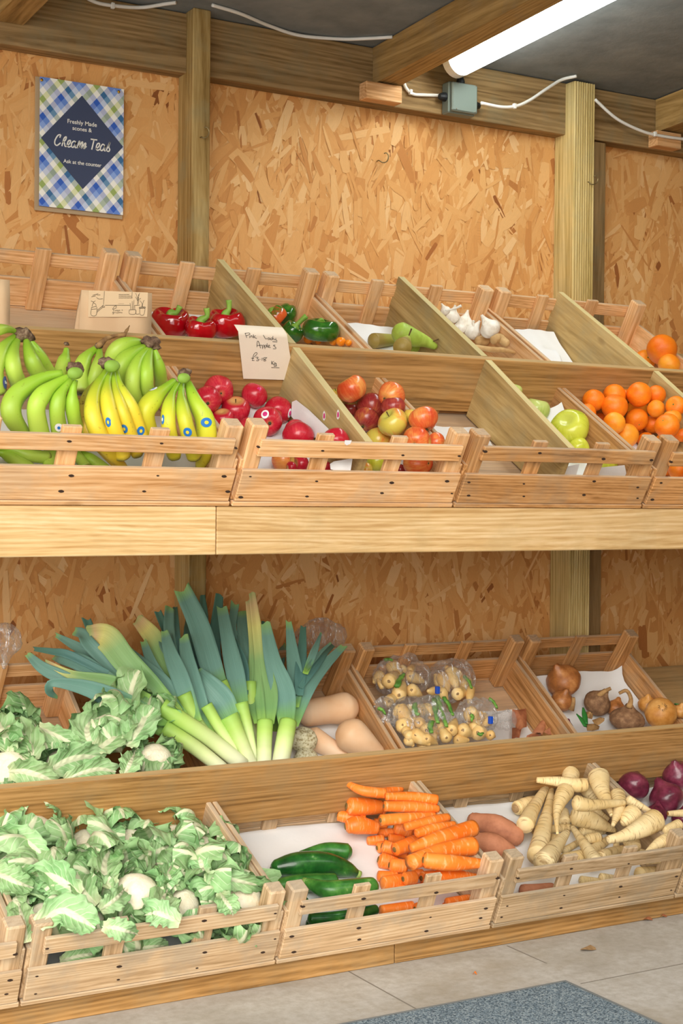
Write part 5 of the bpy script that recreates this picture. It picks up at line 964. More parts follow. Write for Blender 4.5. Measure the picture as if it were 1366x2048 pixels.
# ---------------------------------------------------------------- cauliflowers
def cleaf_mesh(L, W, a0, a1, a2, cup, ruf, seed):
    rq = random.Random(seed); nu, nv = 18, 13; V = []; al = []; ac = []; p = np.array([0.018, 0.0]); ph = [rq.uniform(0, 6) for _ in range(4)]; sk = rq.uniform(-.25, .25)
    for i in range(nu+1):
        f = i/nu; a = a0+(a1-a0)*min(1, f/0.6) if f < 0.6 else a1+(a2-a1)*((f-0.6)/0.4); d = np.array([math.sin(a), math.cos(a)])
        if i: p = p+d*L/nu
        nx = np.array([math.cos(a), -math.sin(a)])          # outward normal
        w = W*(0.20+0.80*math.sin(math.pi*min(1, 0.12+f*0.80))**0.75) if f < 0.97 else W*0.42
        for j in range(nv):
            c = j/(nv-1)*2-1; rr = ruf*abs(c)**2.2*(math.sin(9*f+ph[0]+c)+0.7*math.sin(21*f+ph[1]-c*2))*W
            out = -cup*c*c*w*0.5+rr+(0.0075*(1-f*0.7) if abs(c) < 0.1 else 0)+0.035*W*math.sin(5*c+6*f+ph[2])+0.018*W*math.sin(17*c+13*f+ph[1])*abs(c)
            V.append((p[0]+nx[0]*out, c*w*0.5*(1-0.15*cup)+sk*f*L*0.5+0.04*W*math.sin(14*f+ph[3])*abs(c), p[1]+nx[1]*out)); al.append(f); ac.append(c)
    N0 = len(V); V = np.array(V); V = np.vstack([V, V+np.array([-0.0012, 0, -0.0002])]); k = nv
    Fc = [(i*k+j, (i+1)*k+j, (i+1)*k+j+1, i*k+j+1) for i in range(nu) for j in range(nv-1)]; Fc += [tuple(reversed([q+N0 for q in f])) for f in Fc]
    return proto('leaf', V, Fc, M['cleaf'], {'along': al*2, 'across': ac*2})
rad = math.radians
INNER = [cleaf_mesh(0.19, 0.13, rad(90), rad(5), rad(-85), 0.75, 0.13, s) for s in (1, 2, 3)]
MID = [cleaf_mesh(0.19, 0.12, rad(92), rad(14), rad(-35), 0.55, 0.15, s) for s in (4, 5, 6)]
OUTER = [cleaf_mesh(0.21, 0.13, rad(90), rad(40), rad(95), 0.35, 0.12, s) for s in (7, 8, 9)]
def curd_mesh():
    V = []; n, m = 36, 20; rq = np.random.RandomState(4); cs = rq.randn(70, 3); cs /= np.linalg.norm(cs, axis=1)[:, None]
    for i in range(m+1):
        f = math.pi*0.62*i/m
        for j in range(n): t = 2*math.pi*j/n; d = np.array([math.sin(f)*math.cos(t), math.sin(f)*math.sin(t), math.cos(f)]); b = np.max(cs@d); V.append(d*(0.058*(0.86+0.18*math.sqrt(max(0, (b-0.86)/0.14))))*[1, 1, 0.8])
    return proto('curd', V, [(i*n+j, (i+1)*n+j, (i+1)*n+(j+1) % n, i*n+(j+1) % n) for i in range(m) for j in range(n)], M['curd'])
CURD = curd_mesh()
CAUL = {}
def cauli(R, u, v, h, axis, lab, seed, k=1.0, open_=False, grp=None, out=0):
    rq = random.Random(seed); p = R.P(u, v, h); vd = view_dir(p); ax = (Vector(cR)*axis[0]+Vector(cU)*axis[1]+vd*axis[2]).normalized()
    e = empty('cauliflower'); CAUL[seed] = e; place(e, np.array(p)-np.array(ax)*0.06*k, basis(ax), k); tag(e, lab, 'cauliflower', grp)
    c = newobj('curd', CURD, e); c.location = (0, 0, 0.062 if open_ else 0.048); c.scale = (1,)*3 if open_ else (0.82,)*3
    ring = [(INNER, 4, 0.88), (INNER, 4, 0.98), (MID, 3, 1.0)]+([(OUTER, 2, 0.95)] if out else []) if not open_ else [(MID, 5, 0.74), (MID, 4, 0.86), (MID, 3, 1.0)]
    a = rq.uniform(0, 6)
    for lst, n, s in ring:
        for i in range(n): a += 2*math.pi/n+rq.uniform(-.25, .25); o = newobj('leaf', lst[rq.randrange(3)], e); o.rotation_euler = (rq.uniform(-.12, .12), rq.uniform(-.15, .15), a); ss = s*rq.uniform(0.88, 1.08); o.scale = (ss, ss, ss); o.location = (0, 0, rq.uniform(-.004, .01))
        a += 0.5
G = 'cauliflowers filling the front left tray'
for i, (u, v, h, ax, op, lab) in enumerate((
    (75, 1660, 0.13, (0.2, 0.8, 0.5), 0, 'cauliflower at the top left of the front tray with leaves sticking up'), (170, 1690, 0.08, (-0.3, 0.5, 0.8), 0, 'cauliflower at the back of the front tray beside the top left one'),
    (265, 1690, 0.08, (0.3, 0.5, 0.8), 0, 'cauliflower with curled pale ribs in the middle of the back row'), (345, 1680, 0.07, (-0.4, 0.5, 0.6), 0, 'cauliflower at the back beneath the knot of the step board'),
    (405, 1700, 0.08, (0.5, 0.6, 0.6), 0, 'cauliflower at the back right touching the tray side'), (20, 1745, 0.13, (-0.6, 0.2, 0.7), 0, 'cauliflower cut by the left edge with yellowing ribs'),
    (120, 1770, 0.13, (0.1, 0.3, 0.9), 0, 'cauliflower in the middle left with flat torn leaves'), (215, 1750, 0.12, (0.4, 0.3, 0.9), 0, 'cauliflower in the centre with a large folded leaf'),
    (325, 1745, 0.12, (-0.2, 0.6, 0.7), 0, 'cauliflower right of centre with upright pale leaves'), (440, 1755, 0.12, (0.7, 0.4, 0.6), 0, 'cauliflower on the right whose long pale rib points at the courgettes'),
    (85, 1838, 0.12, (-0.2, 0.4, 0.8), 0, 'cauliflower at the lower left beside the corner post'), (175, 1840, 0.11, (0.1, 0.4, 0.8), 0, 'cauliflower at the front resting on the rail'),
    (270, 1795, 0.14, (0.1, 0.7, 0.7), 1, 'cauliflower at the front with its white curd showing at the centre'), (365, 1810, 0.13, (0.1, 0.3, 0.9), 0, 'cauliflower at the front beside the middle slat'),
    (478, 1805, 0.12, (0.5, 0.35, 0.8), 1, 'cauliflower with a bare white curd near the right corner post'), (235, 1860, 0.075, (0, 0.5, 0.7), 0, 'lowest cauliflower seen through the gap below the rail'), (445, 1832, 0.075, (0.2, 0.5, 0.7), 0, 'cauliflower low at the right with a leaf hanging through the gap'))):
    cauli(LF, u, v, h, ax, lab, 100+i, 0.92 if i not in (10, 11, 13, 15, 16) else 0.8, bool(op), G, out=(i in (0, 9)))
G = 'cauliflowers on the back left of the lower tier'
for i, (u, v, h, ax, op, lab) in enumerate(((25, 1470, 0.14, (-0.2, 0.8, 0.5), 0, 'cauliflower at the back left edge above the step board'), (210, 1455, 0.22, (-0.5, 0.6, 0.6), 0, 'cauliflower standing under the leeks with deeply veined leaves'), (265, 1430, 0.20, (0.6, 0.8, 0.3), 0, 'cauliflower leaf head tucked under the long leek shaft'),
    (120, 1530, 0.16, (-0.4, 0.3, 0.8), 0, 'cauliflower with a broad flat leaf lying forward over the step board'), (20, 1545, 0.18, (0.0, 0.5, 0.8), 1, 'cauliflower at the left edge with some curd showing'), (310, 1520, 0.20, (0.2, 0.7, 0.7), 1, 'small open cauliflower right of the others with cream curd'))):
    cauli(LB, u, v, h, ax, lab, 200+i, 0.9 if i != 5 else 0.72, bool(op), G, out=(i in (1, 3)))

# large outer leaves with thick pale ribs, traced where they lie
K1c = C(0, 1590); K2c = C(300, 1600); Kc3 = C(0, 1380, 3.415)
bpy.context.view_layer.update()
for i, (hd, R, cx, pts, w, h0, h1, fl) in enumerate((
    (105, LF, K1c, [(-60, 320), (120, 330), (260, 410), (370, 500)], [60, 190, 200, 60], 0.17, 0.19, .35), (100, LF, K1c, [(-60, 560), (80, 600), (220, 560), (300, 520)], [60, 170, 150, 40], 0.17, 0.18, .35),
    (105, LF, K1c, [(-80, 610), (40, 650), (150, 700), (260, 740)], [80, 190, 180, 60], 0.17, 0.17, .3), (106, LF, K1c, [(640, 800), (500, 700), (380, 640), (250, 640)], [60, 260, 240, 60], 0.18, 0.17, .3),
    (101, LF, K1c, [(600, 700), (560, 560), (530, 430), (560, 310)], [60, 150, 150, 50], 0.15, 0.13, .6), (107, LF, K1c, [(770, 880), (670, 760), (630, 600), (740, 490)], [70, 190, 220, 70], 0.17, 0.17, .7),
    (107, LF, K1c, [(890, 740), (840, 620), (850, 500), (900, 420)], [80, 220, 220, 60], 0.18, 0.17, .6), (102, LF, K1c, [(1170, 600), (1160, 500), (1080, 430), (950, 440)], [70, 160, 170, 60], 0.15, 0.15, .5),
    (111, LF, K1c, [(300, 1040), (480, 920), (640, 980), (760, 1060)], [60, 220, 260, 90], 0.19, 0.19, .5), (110, LF, K1c, [(210, 1180), (190, 1060), (170, 960), (150, 880)], [90, 190, 190, 50], 0.15, 0.16, .4),
    (112, LF, K1c, [(820, 1050), (920, 1060), (1010, 1090), (1090, 1110)], [60, 150, 150, 60], 0.20, 0.19, .3), (112, LF, K1c, [(800, 920), (890, 860), (960, 800), (990, 750)], [60, 150, 160, 50], 0.18, 0.18, .3),
    (109, LF, K2c, [(430, 620), (600, 630), (760, 660), (900, 690)], [50, 150, 140, 70], 0.19, 0.16, .35), (108, LF, K2c, [(430, 590), (410, 510), (390, 440), (380, 390)], [70, 170, 170, 60], 0.17, 0.16, .3),
    (103, LF, K2c, [(-20, 440), (80, 400), (160, 360), (210, 335)], [60, 180, 160, 40], 0.15, 0.14, .4), (104, LF, K2c, [(500, 430), (600, 460), (680, 500), (710, 560)], [60, 140, 130, 50], 0.14, 0.13, .4),
    (114, LF, K2c, [(560, 740), (600, 800), (640, 860), (660, 910)], [60, 150, 150, 60], 0.18, 0.18, .3), (113, LF, K2c, [(200, 960), (130, 880), (110, 800), (140, 720)], [80, 210, 220, 70], 0.18, 0.18, .4), (113, LF, K2c, [(240, 980), (120, 920), (40, 900), (-40, 920)], [60, 180, 200, 70], 0.19, 0.18, .3),
    (108, LF, K2c, [(180, 700), (160, 640), (150, 580), (170, 520)], [90, 170, 170, 70], 0.17, 0.17, .5), (116, LF, K2c, [(700, 1060), (780, 1060), (850, 1080), (880, 1110)], [60, 150, 160, 90], 0.062, 0.055, .3),
    (115, LF, K1c, [(480, 1330), (600, 1290), (720, 1270), (830, 1260)], [60, 130, 140, 60], 0.058, 0.058, .3), (115, LF, K1c, [(1030, 1240), (1130, 1220), (1240, 1210), (1340, 1210)], [60, 130, 130, 80], 0.058, 0.058, .3),
    (203, LB, Kc3, [(260, 250), (380, 310), (500, 370), (620, 400)], [60, 150, 140, 60], 0.22, 0.22, .3), (203, LB, Kc3, [(330, 560), (450, 490), (580, 460), (720, 470)], [80, 230, 240, 90], 0.24, 0.24, .35), (203, LB, Kc3, [(440, 620), (560, 570), (680, 540), (800, 560)], [50, 150, 180, 90], 0.25, 0.25, .3),
    (201, LB, Kc3, [(650, 400), (600, 320), (600, 240), (680, 180)], [80, 200, 220, 70], 0.25, 0.24, .6), (201, LB, Kc3, [(660, 410), (760, 330), (840, 230), (900, 150)], [70, 210, 200, 60], 0.26, 0.24, .4), (202, LB, Kc3, [(860, 380), (930, 290), (990, 180), (1030, 50)], [60, 200, 230, 70], 0.26, 0.24, .35),
    (200, LB, Kc3, [(210, 480), (210, 400), (150, 300), (60, 200)], [70, 210, 230, 80], 0.22, 0.20, .35), (200, LB, Kc3, [(60, 420), (40, 320), (0, 240), (-30, 160)], [80, 240, 240, 80], 0.22, 0.20, .4), (204, LB, Kc3, [(60, 560), (160, 560), (280, 590), (380, 630)], [70, 210, 210, 80], 0.26, 0.26, .4), (205, LB, Kc3, [(850, 590), (880, 520), (900, 470), (920, 430)], [70, 150, 160, 60], 0.25, 0.25, .4))):
    w = [max(w[0], 0.55*max(w)), w[1], w[2], max(w[3], 0.4*max(w))]; strap(cx, pts, w, h0, h1, 'cleaf', CAUL[hd], seed=300+i, R=R, fold=fl, ruf=0.13, k=15, rib=0.006, bul=0.02, twist=0.3)

# ---------------------------------------------------------------- bagged roots
def film_blob(P, Rr, seed, par, name='plastic_film', n=22, k=26, amp=0.16):
    rq = random.Random(seed); Q, q = rounded(P, Rr, 0.9, 0.9); V, Fc, A = sweep(Q, q, n, k, 0, 0, rnd=rq, rough=amp); o = mesh(name, V, Fc, M['film'], None, origin=np.mean(P, axis=0), smooth=False)
    if par is not None: child(o, par)
    return o
M['bag_root'] = m_simple('bagged_root_skin', [(0.3, '#d6a862'), (0.55, '#efcb86'), (0.7, '#f8e2ae')], 18, 0.45, 0.3, 60)
M['bag_green'] = m_simple('bagged_root_tops', [(0.3, '#3e7a30'), (0.7, '#86b850')], 40, 0.5)
Kq = C(580, 1280)
def bag(pts, rp, h, lab, seed, roots, greens, neck=None, tape=None):
    P = [LB.P(*Kq(x, y), h) for x, y in pts]; Rr = [r/3.994*depth(p)/FPX for r, p in zip(rp, P)]; e = empty('bagged_roots', P[0]); tag(e, lab, 'bagged vegetables', 'plastic bags of small yellow roots'); bpy.context.view_layer.update(); rq = random.Random(seed)
    for i, (x, y, x2, y2, r) in enumerate(roots):
        a = LB.P(*Kq(x, y), h+rq.uniform(0.01, 0.035)); b = LB.P(*Kq(x2, y2), h+rq.uniform(0.0, 0.025)); r0 = r/3.994*depth(a)/FPX; Q, q = rounded([a, (a+b)/2, b], [r0, r0*0.85, r0*0.35], 0.8, 0.9)
        V, Fc, A = sweep(Q, q, 12, 14, rnd=rq, rough=0.04); o = mesh('small_root', V, Fc, M['bag_root'], None, origin=a); child(o, e); c_ = a-LB.al*0.0; lump('root_crown', c_+(CP-c_)/np.linalg.norm(CP-c_)*r0*0.8, r0*0.2, 'crown_ring', o, i)
    for i, gp in enumerate(greens):
        Q = [LB.P(*Kq(x, y), h+0.05) for x, y in gp]; V, Fc, A = sweep(Q, [0.009, 0.008]+[0.006]*(len(gp)-2), 7, 10, rnd=rq, rough=0.3, flat=0.6); o = mesh('leafy_top', V, Fc, M['bag_green'], None, origin=Q[0]); child(o, e)
    xs_ = [p[0] for p in pts]; ys_ = [p[1] for p in pts]
    for i in range(9 if roots else 0):
        k_ = rq.randrange(len(pts)); a_ = rq.uniform(0, 6.28); q_ = rp[k_]*0.62*math.sqrt(rq.random()); x, y = pts[k_][0]+q_*math.cos(a_), pts[k_][1]+q_*math.sin(a_); a2 = rq.uniform(0, 6.28)
        a = LB.P(*Kq(x, y), h+rq.uniform(-0.01, 0.03)); b = LB.P(*Kq(x+60*math.cos(a2), y+60*math.sin(a2)), h+rq.uniform(-0.01, 0.02)); r0 = rq.uniform(34, 50)/3.994*depth(a)/FPX; Q, q = rounded([a, (a+b)/2, b], [r0, r0*0.85, r0*0.4], 0.8, 0.9)
        V, Fc, A = sweep(Q, q, 12, 14, rnd=rq, rough=0.04); child(mesh('small_root', V, Fc, M['bag_root'], None, origin=a), e)
    film_blob([p+LB.up*0.014 for p in P], [r_*1.08 for r_ in Rr], seed, e)
    if neck:
        Q = [LB.P(*Kq(x, y), h+0.02) for x, y, w in neck]; V, Fc, A = sweep(Q, [w/3.994*depth(Q[0])/FPX for x, y, w in neck], 16, 16, 6, 0.18, rnd=rq, rough=0.12); o = mesh('bag_neck', V, Fc, M['film'], None, origin=Q[0], smooth=False); child(o, e)
    if tape: c_ = LB.P(*Kq(*tape[:2]), h+0.055); o = box('tape', (-0.006, -0.006, -tape[2]), (0.006, 0.006, tape[2]), M['tape'], None); o.location = c_; child(o, e)
bag([(780, 330), (900, 300), (1000, 330)], [130, 150, 120], 0.085, 'bag of roots at the back left with green leaf tops', 1, [(820, 210, 900, 330, 60), (790, 330, 860, 260, 60), (870, 440, 900, 330, 62), (790, 490, 860, 440, 50), (970, 400, 1040, 440, 55), (960, 290, 1060, 330, 50)], [[(850, 370), (880, 310), (910, 270)], [(760, 160), (790, 155), (820, 165)]])
bag([(1240, 360), (1320, 330)], [150, 140], 0.085, 'rounded bag of roots at the back right standing highest', 2, [(1290, 260, 1330, 380, 60), (1400, 330, 1380, 440, 55), (1220, 300, 1260, 400, 58), (1340, 430, 1400, 400, 52), (1210, 420, 1250, 470, 50), (1440, 400, 1430, 500, 40)], [[(1390, 290), (1430, 330), (1450, 380)]], tape=(1178, 400, 0.011))
bag([(740, 560), (760, 640)], [80, 90], 0.10, 'crumpled empty clear bag spilling over the tray side', 3, [], [[(700, 545), (740, 560), (760, 590)]])
bag([(1080, 620), (1150, 700)], [150, 130], 0.10, 'bag in the middle with a large bright green leaf stalk inside', 4, [(1060, 560, 1110, 620, 62), (1090, 720, 1180, 760, 60), (1250, 780, 1200, 700, 50), (1030, 660, 1080, 700, 50), (1290, 720, 1320, 640, 52)], [[(1180, 450), (1210, 560), (1250, 690)], [(1150, 470), (1170, 600), (1180, 660)], [(1130, 650), (1120, 690), (1130, 740)], [(1230, 460), (1270, 520), (1300, 600)], [(1000, 510), (1000, 570), (1030, 600)]])
bag([(930, 620), (980, 720), (1090, 800)], [140, 120, 95], 0.105, 'tightly wrapped bag of roots at the front left', 5, [(880, 570, 960, 650, 72), (960, 560, 1030, 660, 60), (900, 680, 1000, 740, 68), (1000, 760, 1110, 830, 60), (1090, 790, 1170, 830, 46), (950, 800, 980, 840, 50)], [])
bag([(1430, 640), (1520, 640)], [130, 130], 0.10, 'bag at the front right tied with blue tape, its neck pointing right', 6, [(1440, 590, 1500, 620, 66), (1500, 740, 1560, 740, 62), (1600, 760, 1630, 770, 42), (1380, 720, 1440, 760, 60), (1340, 800, 1420, 800, 50)], [[(1440, 600), (1460, 610), (1450, 640)], [(1590, 470), (1630, 500), (1650, 540)], [(1500, 745), (1520, 755), (1540, 745)]], neck=[(1560, 640, 60), (1600, 640, 26), (1640, 640, 50), (1720, 640, 78), (1780, 640, 60)], tape=(1602, 640, 0.011))
def film_thing(pts, rp, Y, lab, seed):
    P = [onY(u, v, Y) for u, v in pts]; Rr = [r*depth(p)/FPX for r, p in zip(rp, P)]; o = film_blob(P, Rr, seed, None, 'plastic_bag', amp=0.12); tag(o, lab, 'bag')
film_thing([(8, 1335), (10, 1310), (12, 1290), (8, 1272)], [4, 14, 32, 30], 3.74, 'empty clear bag blown open at the far left above the tray rail', 31)
film_thing([(610, 1280), (640, 1268), (672, 1272)], [26, 32, 24], 3.86, 'crumpled clear bag behind the rightmost leek', 33)

# ---------------------------------------------------------------- paper liners
def liner(R, x0, x1, s0, s1, lab, seed, up=None, name='paper_liner', flap=None):
    rq = random.Random(seed); nx, ny = 26, 20; V = []
    ph = [rq.uniform(0, 6) for _ in range(5)]
    for j in range(ny+1):
        for i in range(nx+1):
            a, b = i/nx, j/ny; x = x0+(x1-x0)*a+0.004*math.sin(9*b+ph[0])*(1 if i in (0, nx) else 0.2); s_ = s0+(s1-s0)*b+0.005*math.sin(7*a+ph[1])*(1 if j in (0, ny) else 0.2)
            h = 0.0083+0.0012*(1+math.sin(11*a+5*b+ph[2]))*0.6+0.0008*(1+math.sin(31*a*b+ph[3]))
            for fx, amt, wd in (up or []):
                d = (a if fx == 'l' else 1-a if fx == 'r' else 1-b); d = max(0, 1-d/wd); h += amt*d*d; x += (0.0)
            if flap: d = math.hypot((a-flap[0])/0.16, (b-flap[1])/0.2); h += flap[2]*max(0, 1-d)
            V.append(R.W(x, s_, h))
    k = nx+1; Fc = [(j*k+i, j*k+i+1, (j+1)*k+i+1, (j+1)*k+i) for j in range(ny) for i in range(nx)]; n0 = len(V)
    V = np.array(V); V = np.vstack([V, V-R.up*0.0004]); Fc += [tuple(reversed([q+n0 for q in f])) for f in Fc]
    o = mesh(name, V, Fc, M['paper'], None, origin=V[0]); tag(o, lab, 'paper')
liner(LF, 1.585, 2.138, 0.02, 0.470, 'white paper liner under the courgettes and carrots', 1); liner(LF, 2.182, 2.735, 0.02, 0.472, 'white paper liner under the parsnips', 2); liner(LF, 2.775, 3.33, 0.02, 0.46, 'white paper liner under the red onions', 3); liner(LF, 0.99, 1.545, 0.02, 0.40, 'white paper liner under the front cauliflowers', 4)
liner(UF, 0.87, 1.42, 0.02, 0.40, 'white paper liner under the bananas', 5); liner(UF, 1.462, 1.750, 0.02, 0.44, 'white paper liner under the crimson apples', 6, [('b', 0.03, 0.3)]); liner(UF, 1.778, 2.010, 0.02, 0.40, 'white paper liner under the mottled apples', 7); liner(UF, 2.055, 2.335, 0.23, 0.40, 'white paper sheet in the empty half tray behind the plank', 8)
liner(UF, 2.362, 2.612, 0.02, 0.42, 'crumpled white tissue under the green apples', 9, [('b', 0.05, 0.4), ('r', 0.03, 0.2)]); liner(UF, 2.648, 2.925, 0.02, 0.42, 'white paper under the clementines', 10)
liner(UB := UF, 0.89, 1.445, UB0+0.03, UB0+0.30, 'white paper liner behind the paper bags', 11); liner(UF, 1.49, 1.75, UB0+0.03, UB0+0.40, 'white paper liner behind the red peppers', 12, [('b', 0.05, 0.8)]); liner(UF, 1.78, 2.045, UB0+0.03, UB0+0.30, 'white paper under the green peppers', 13); liner(UF, 2.092, 2.335, UB0+0.03, UB0+0.42, 'white paper liner behind the pears', 14, [('b', 0.05, 0.8)]); liner(UF, 2.364, 2.650, UB0+0.03, UB0+0.36, 'white paper under the garlic', 15)
liner(UF, 2.694, 2.925, UB0+0.03, UB0+0.43, 'white paper with a raised corner in the empty back tray', 16, [('b', 0.07, 0.9)], flap=(0.62, 0.62, 0.05)); liner(UF, 2.955, 3.24, UB0+0.03, UB0+0.36, 'white paper under the large oranges', 17)
liner(LB, 2.875, 3.280, 0.03, 0.44, 'white paper sheet under the brown onions, folded up at the back', 18, [('r', 0.025, 0.12), ('b', 0.04, 0.15)]); liner(LB, 2.262, 2.815, 0.03, 0.34, 'white paper sheet under the bagged roots', 19); liner(LB, 1.66, 2.205, 0.03, 0.36, 'white paper sheet under the leeks and squashes', 20); liner(LB, 0.80, 1.345, 0.03, 0.30, 'white paper sheet under the back cauliflowers', 21)
def patch(name, P, mat, lab, cat, th=0.0006, nrm=None, sub=True):
    P = np.array(P); c = P.mean(0); n_ = nrm if nrm is not None else np.cross(P[1]-P[0], P[2]-P[0]); n_ = np.asarray(n_, float); n_ /= np.linalg.norm(n_)
    if n_@(CP-c) < 0: n_ = -n_
    m = len(P); V = [c+n_*0.003]
    for f in (0.5, 1.0):
        for i in range(m): V.append(c+(P[i]-c)*f+n_*(0.002*math.sin(i*2.1)*(1.2-f)))
    Fc = [(0, 1+i, 1+(i+1) % m) for i in range(m)]+[(1+i, 1+m+i, 1+m+(i+1) % m, 1+(i+1) % m) for i in range(m)]; b = len(V); V = np.array(V); V = np.vstack([V, V-n_*th]); Fc += [tuple(reversed([q+b for q in f])) for f in Fc]
    o = mesh(name, V, Fc, M[mat], None, origin=c); tag(o, lab, cat); return o
patch('tissue_paper', [onX(*A3(x, y), 1.742) for x, y in ((95, 335), (130, 320), (230, 400), (385, 548), (400, 620), (270, 620), (150, 520), (90, 450))], 'paper', 'crumpled tissue paper standing against the divider plank by the crimson apples', 'paper')
patch('tissue_paper', [UF.P(*A3(x, y), 0.10)*0.0+onY(*A3(x, y), 2.972+0.0*x) for x, y in ((400, 830), (430, 810), (580, 785), (565, 880), (500, 900), (405, 872))], 'paper', 'torn corner of tissue hanging over the tray board under the rail', 'paper')
patch('tissue_paper', [onY(*A4(x, y), 3.005) for x, y in ((390, 850), (440, 770), (540, 750), (510, 850))], 'paper', 'bit of tissue in the gap left of the reddish slat', 'paper'); patch('tissue_paper', [onY(*A4(x, y), 3.006) for x, y in ((655, 850), (700, 780), (900, 760), (915, 830), (900, 850))], 'paper', 'crinkled tissue in the gap right of the reddish slat', 'paper')
for x, y, lab in ((352, 447, 'pink and white leaf shaped sticker on the divider plank, the left one'), (463, 437, 'pink and white leaf shaped sticker on the divider plank, the right one')):
    def drop(k, X, nm, m_):
        c = onX(*A3(x, y), X); V = [c+np.array([0, a*k, b*k]) for a, b in ((0, .0125), (.005, .008), (.0065, 0), (.006, -.008), (.0, -.0115), (-.0055, -.007), (-.0065, .001), (-.0045, .008))]; V += [v+np.array([0.0004, 0, 0]) for v in V]
        return mesh(nm, V, [tuple(range(8)), tuple(range(15, 7, -1))], M[m_], None, origin=c, smooth=False)
    o = drop(1.0, 1.7524, 'sticker', 'sticker_white'); tag(o, lab, 'sticker'); child(drop(0.6, 1.7519, 'sticker_print', 'sticker_pink'), o)
def onPlane(u, v, p0, n_): r = ray(u, v); return CP+r*((np.asarray(p0)-CP)@n_)/(r@n_)
q = onPlane(*A3(540, 660), UF.o-UF.al*0.0006, UF.al); V = [q+np.array([a, 0, 0])+UF.up*b for a, b in ((-.009, .006), (.009, .006), (.008, -.003), (.0, -.007), (-.007, -.003))]; o = mesh('sticker', V, [(0, 4, 3, 2, 1)], M['sticker_white'], None, origin=q, smooth=False); tag(o, 'torn white sticker on the top rail below the crimson apples', 'sticker')

# ---------------------------------------------------------------- ink strokes, note, bag print, poster
def ink(fn, cx, lines, w, mat, name, par, off, nrm, smooth=True):
    V = []; Fc = []
    for ln in lines:
        D = catmull(np.array([(a, b, 0) for a, b in ln], float), 6*(len(ln)-1)) if (smooth and len(ln) > 2) else np.array([(a, b, 0) for a, b in ln], float)
        P = np.array([fn(*cx(a, b))+nrm*off for a, b, _ in D]); T = np.gradient(P, axis=0) if len(P) > 1 else None; T /= np.linalg.norm(T, axis=1)[:, None]+1e-9
        S_ = np.cross(T, nrm); b0 = len(V)
        for p, s_ in zip(P, S_): V += [p+s_*w/2, p-s_*w/2]
        Fc += [(b0+2*i, b0+2*i+1, b0+2*i+3, b0+2*i+2) for i in range(len(P)-1)]
    o = mesh(name, V, Fc, M[mat], None, origin=V[0], smooth=False); child(o, par); return o
Kn = C(470, 650, 10.508)
no = -UF.al; pl0 = UF.o+UF.al*0.4585
nfn = lambda u, v: onPlane(u, v, pl0, UF.al)
V = []; nu_, nv_ = 8, 12
TL, TR, BR, BL = (np.array(q, float) for q in ((62, 130), (1085, 190), (1235, 1155), (172, 1125)))
for j in range(nv_+1):
    b = j/nv_
    for i in range(nu_+1): a = i/nu_; t_ = TL*(1-a)+TR*a; d_ = BL*(1-a)+BR*a; q = t_*(1-b)+d_*b; q[0] -= 30*math.sin(math.pi*b)*0.6*(1 if a > 0.5 else 0.6)*0; V.append(nfn(*Kn(*q))+no*(0.0012+0.0005*max(0, 0.12-b)/0.12))
top = [v+UF.al*0.03+UF.up*0.004 for v in V[:nu_+1]]; k = nu_+1
V = top+V; Fc = [(j*k+i, j*k+i+1, (j+1)*k+i+1, (j+1)*k+i) for j in range(nv_+1) for i in range(nu_)]; n0 = len(V); V = np.array(V); V = np.vstack([V, V-no*0.0005]); Fc += [tuple(reversed([q+n0 for q in f])) for f in Fc]
note = mesh('price_note', V, Fc, M['paper_note'], None, origin=V[0]); tag(note, 'handwritten cream paper price note hanging over the step board above the crimson apples', 'note')
ink(nfn, Kn, [[(205, 160), (240, 262)], [(200, 165), (290, 160), (300, 190), (225, 215)], [(305, 215), (300, 265)], [(308, 190), (310, 194)], [(325, 255), (330, 215), (350, 225), (365, 262)], [(380, 190), (385, 268)], [(430, 215), (390, 240), (450, 275)], [(585, 200), (640, 285), (665, 270)],
    [(720, 265), (695, 262), (680, 285), (705, 300), (722, 275), (728, 300)], [(775, 265), (750, 268), (745, 298), (775, 298), (785, 262)], [(790, 225), (785, 300)], [(805, 270), (815, 300), (845, 295)], [(850, 265), (855, 310), (880, 325)], [(780, 340), (880, 348)],
    [(455, 455), (462, 345), (490, 345), (530, 480)], [(450, 425), (560, 415)], [(565, 420), (575, 495)], [(565, 425), (600, 415), (610, 440), (575, 455)], [(612, 420), (625, 495)], [(612, 425), (650, 415), (655, 445), (622, 460)], [(668, 375), (665, 462)], [(685, 445), (720, 435), (712, 415), (690, 425), (692, 460), (740, 465)], [(840, 415), (800, 420), (850, 465), (845, 490), (790, 490)],
    [(355, 735), (385, 620), (425, 572), (455, 580), (450, 610), (385, 670)], [(350, 738), (402, 736)], [(335, 688), (392, 692)], [(420, 670), (480, 670), (455, 700), (495, 715), (480, 740), (435, 738)], [(517, 714), (530, 718)], [(562, 680), (560, 742)], [(655, 680), (605, 678), (590, 705), (640, 730), (625, 750), (598, 735), (668, 672)],
    [(762, 745), (765, 820)], [(810, 750), (770, 790), (820, 830)], [(845, 790), (825, 785), (820, 815), (850, 812), (852, 790), (862, 840), (820, 862)], [(805, 850), (872, 856)], [(755, 885), (925, 890)]], 0.0012, 'ink', 'handwriting', note, 0.0022, no)
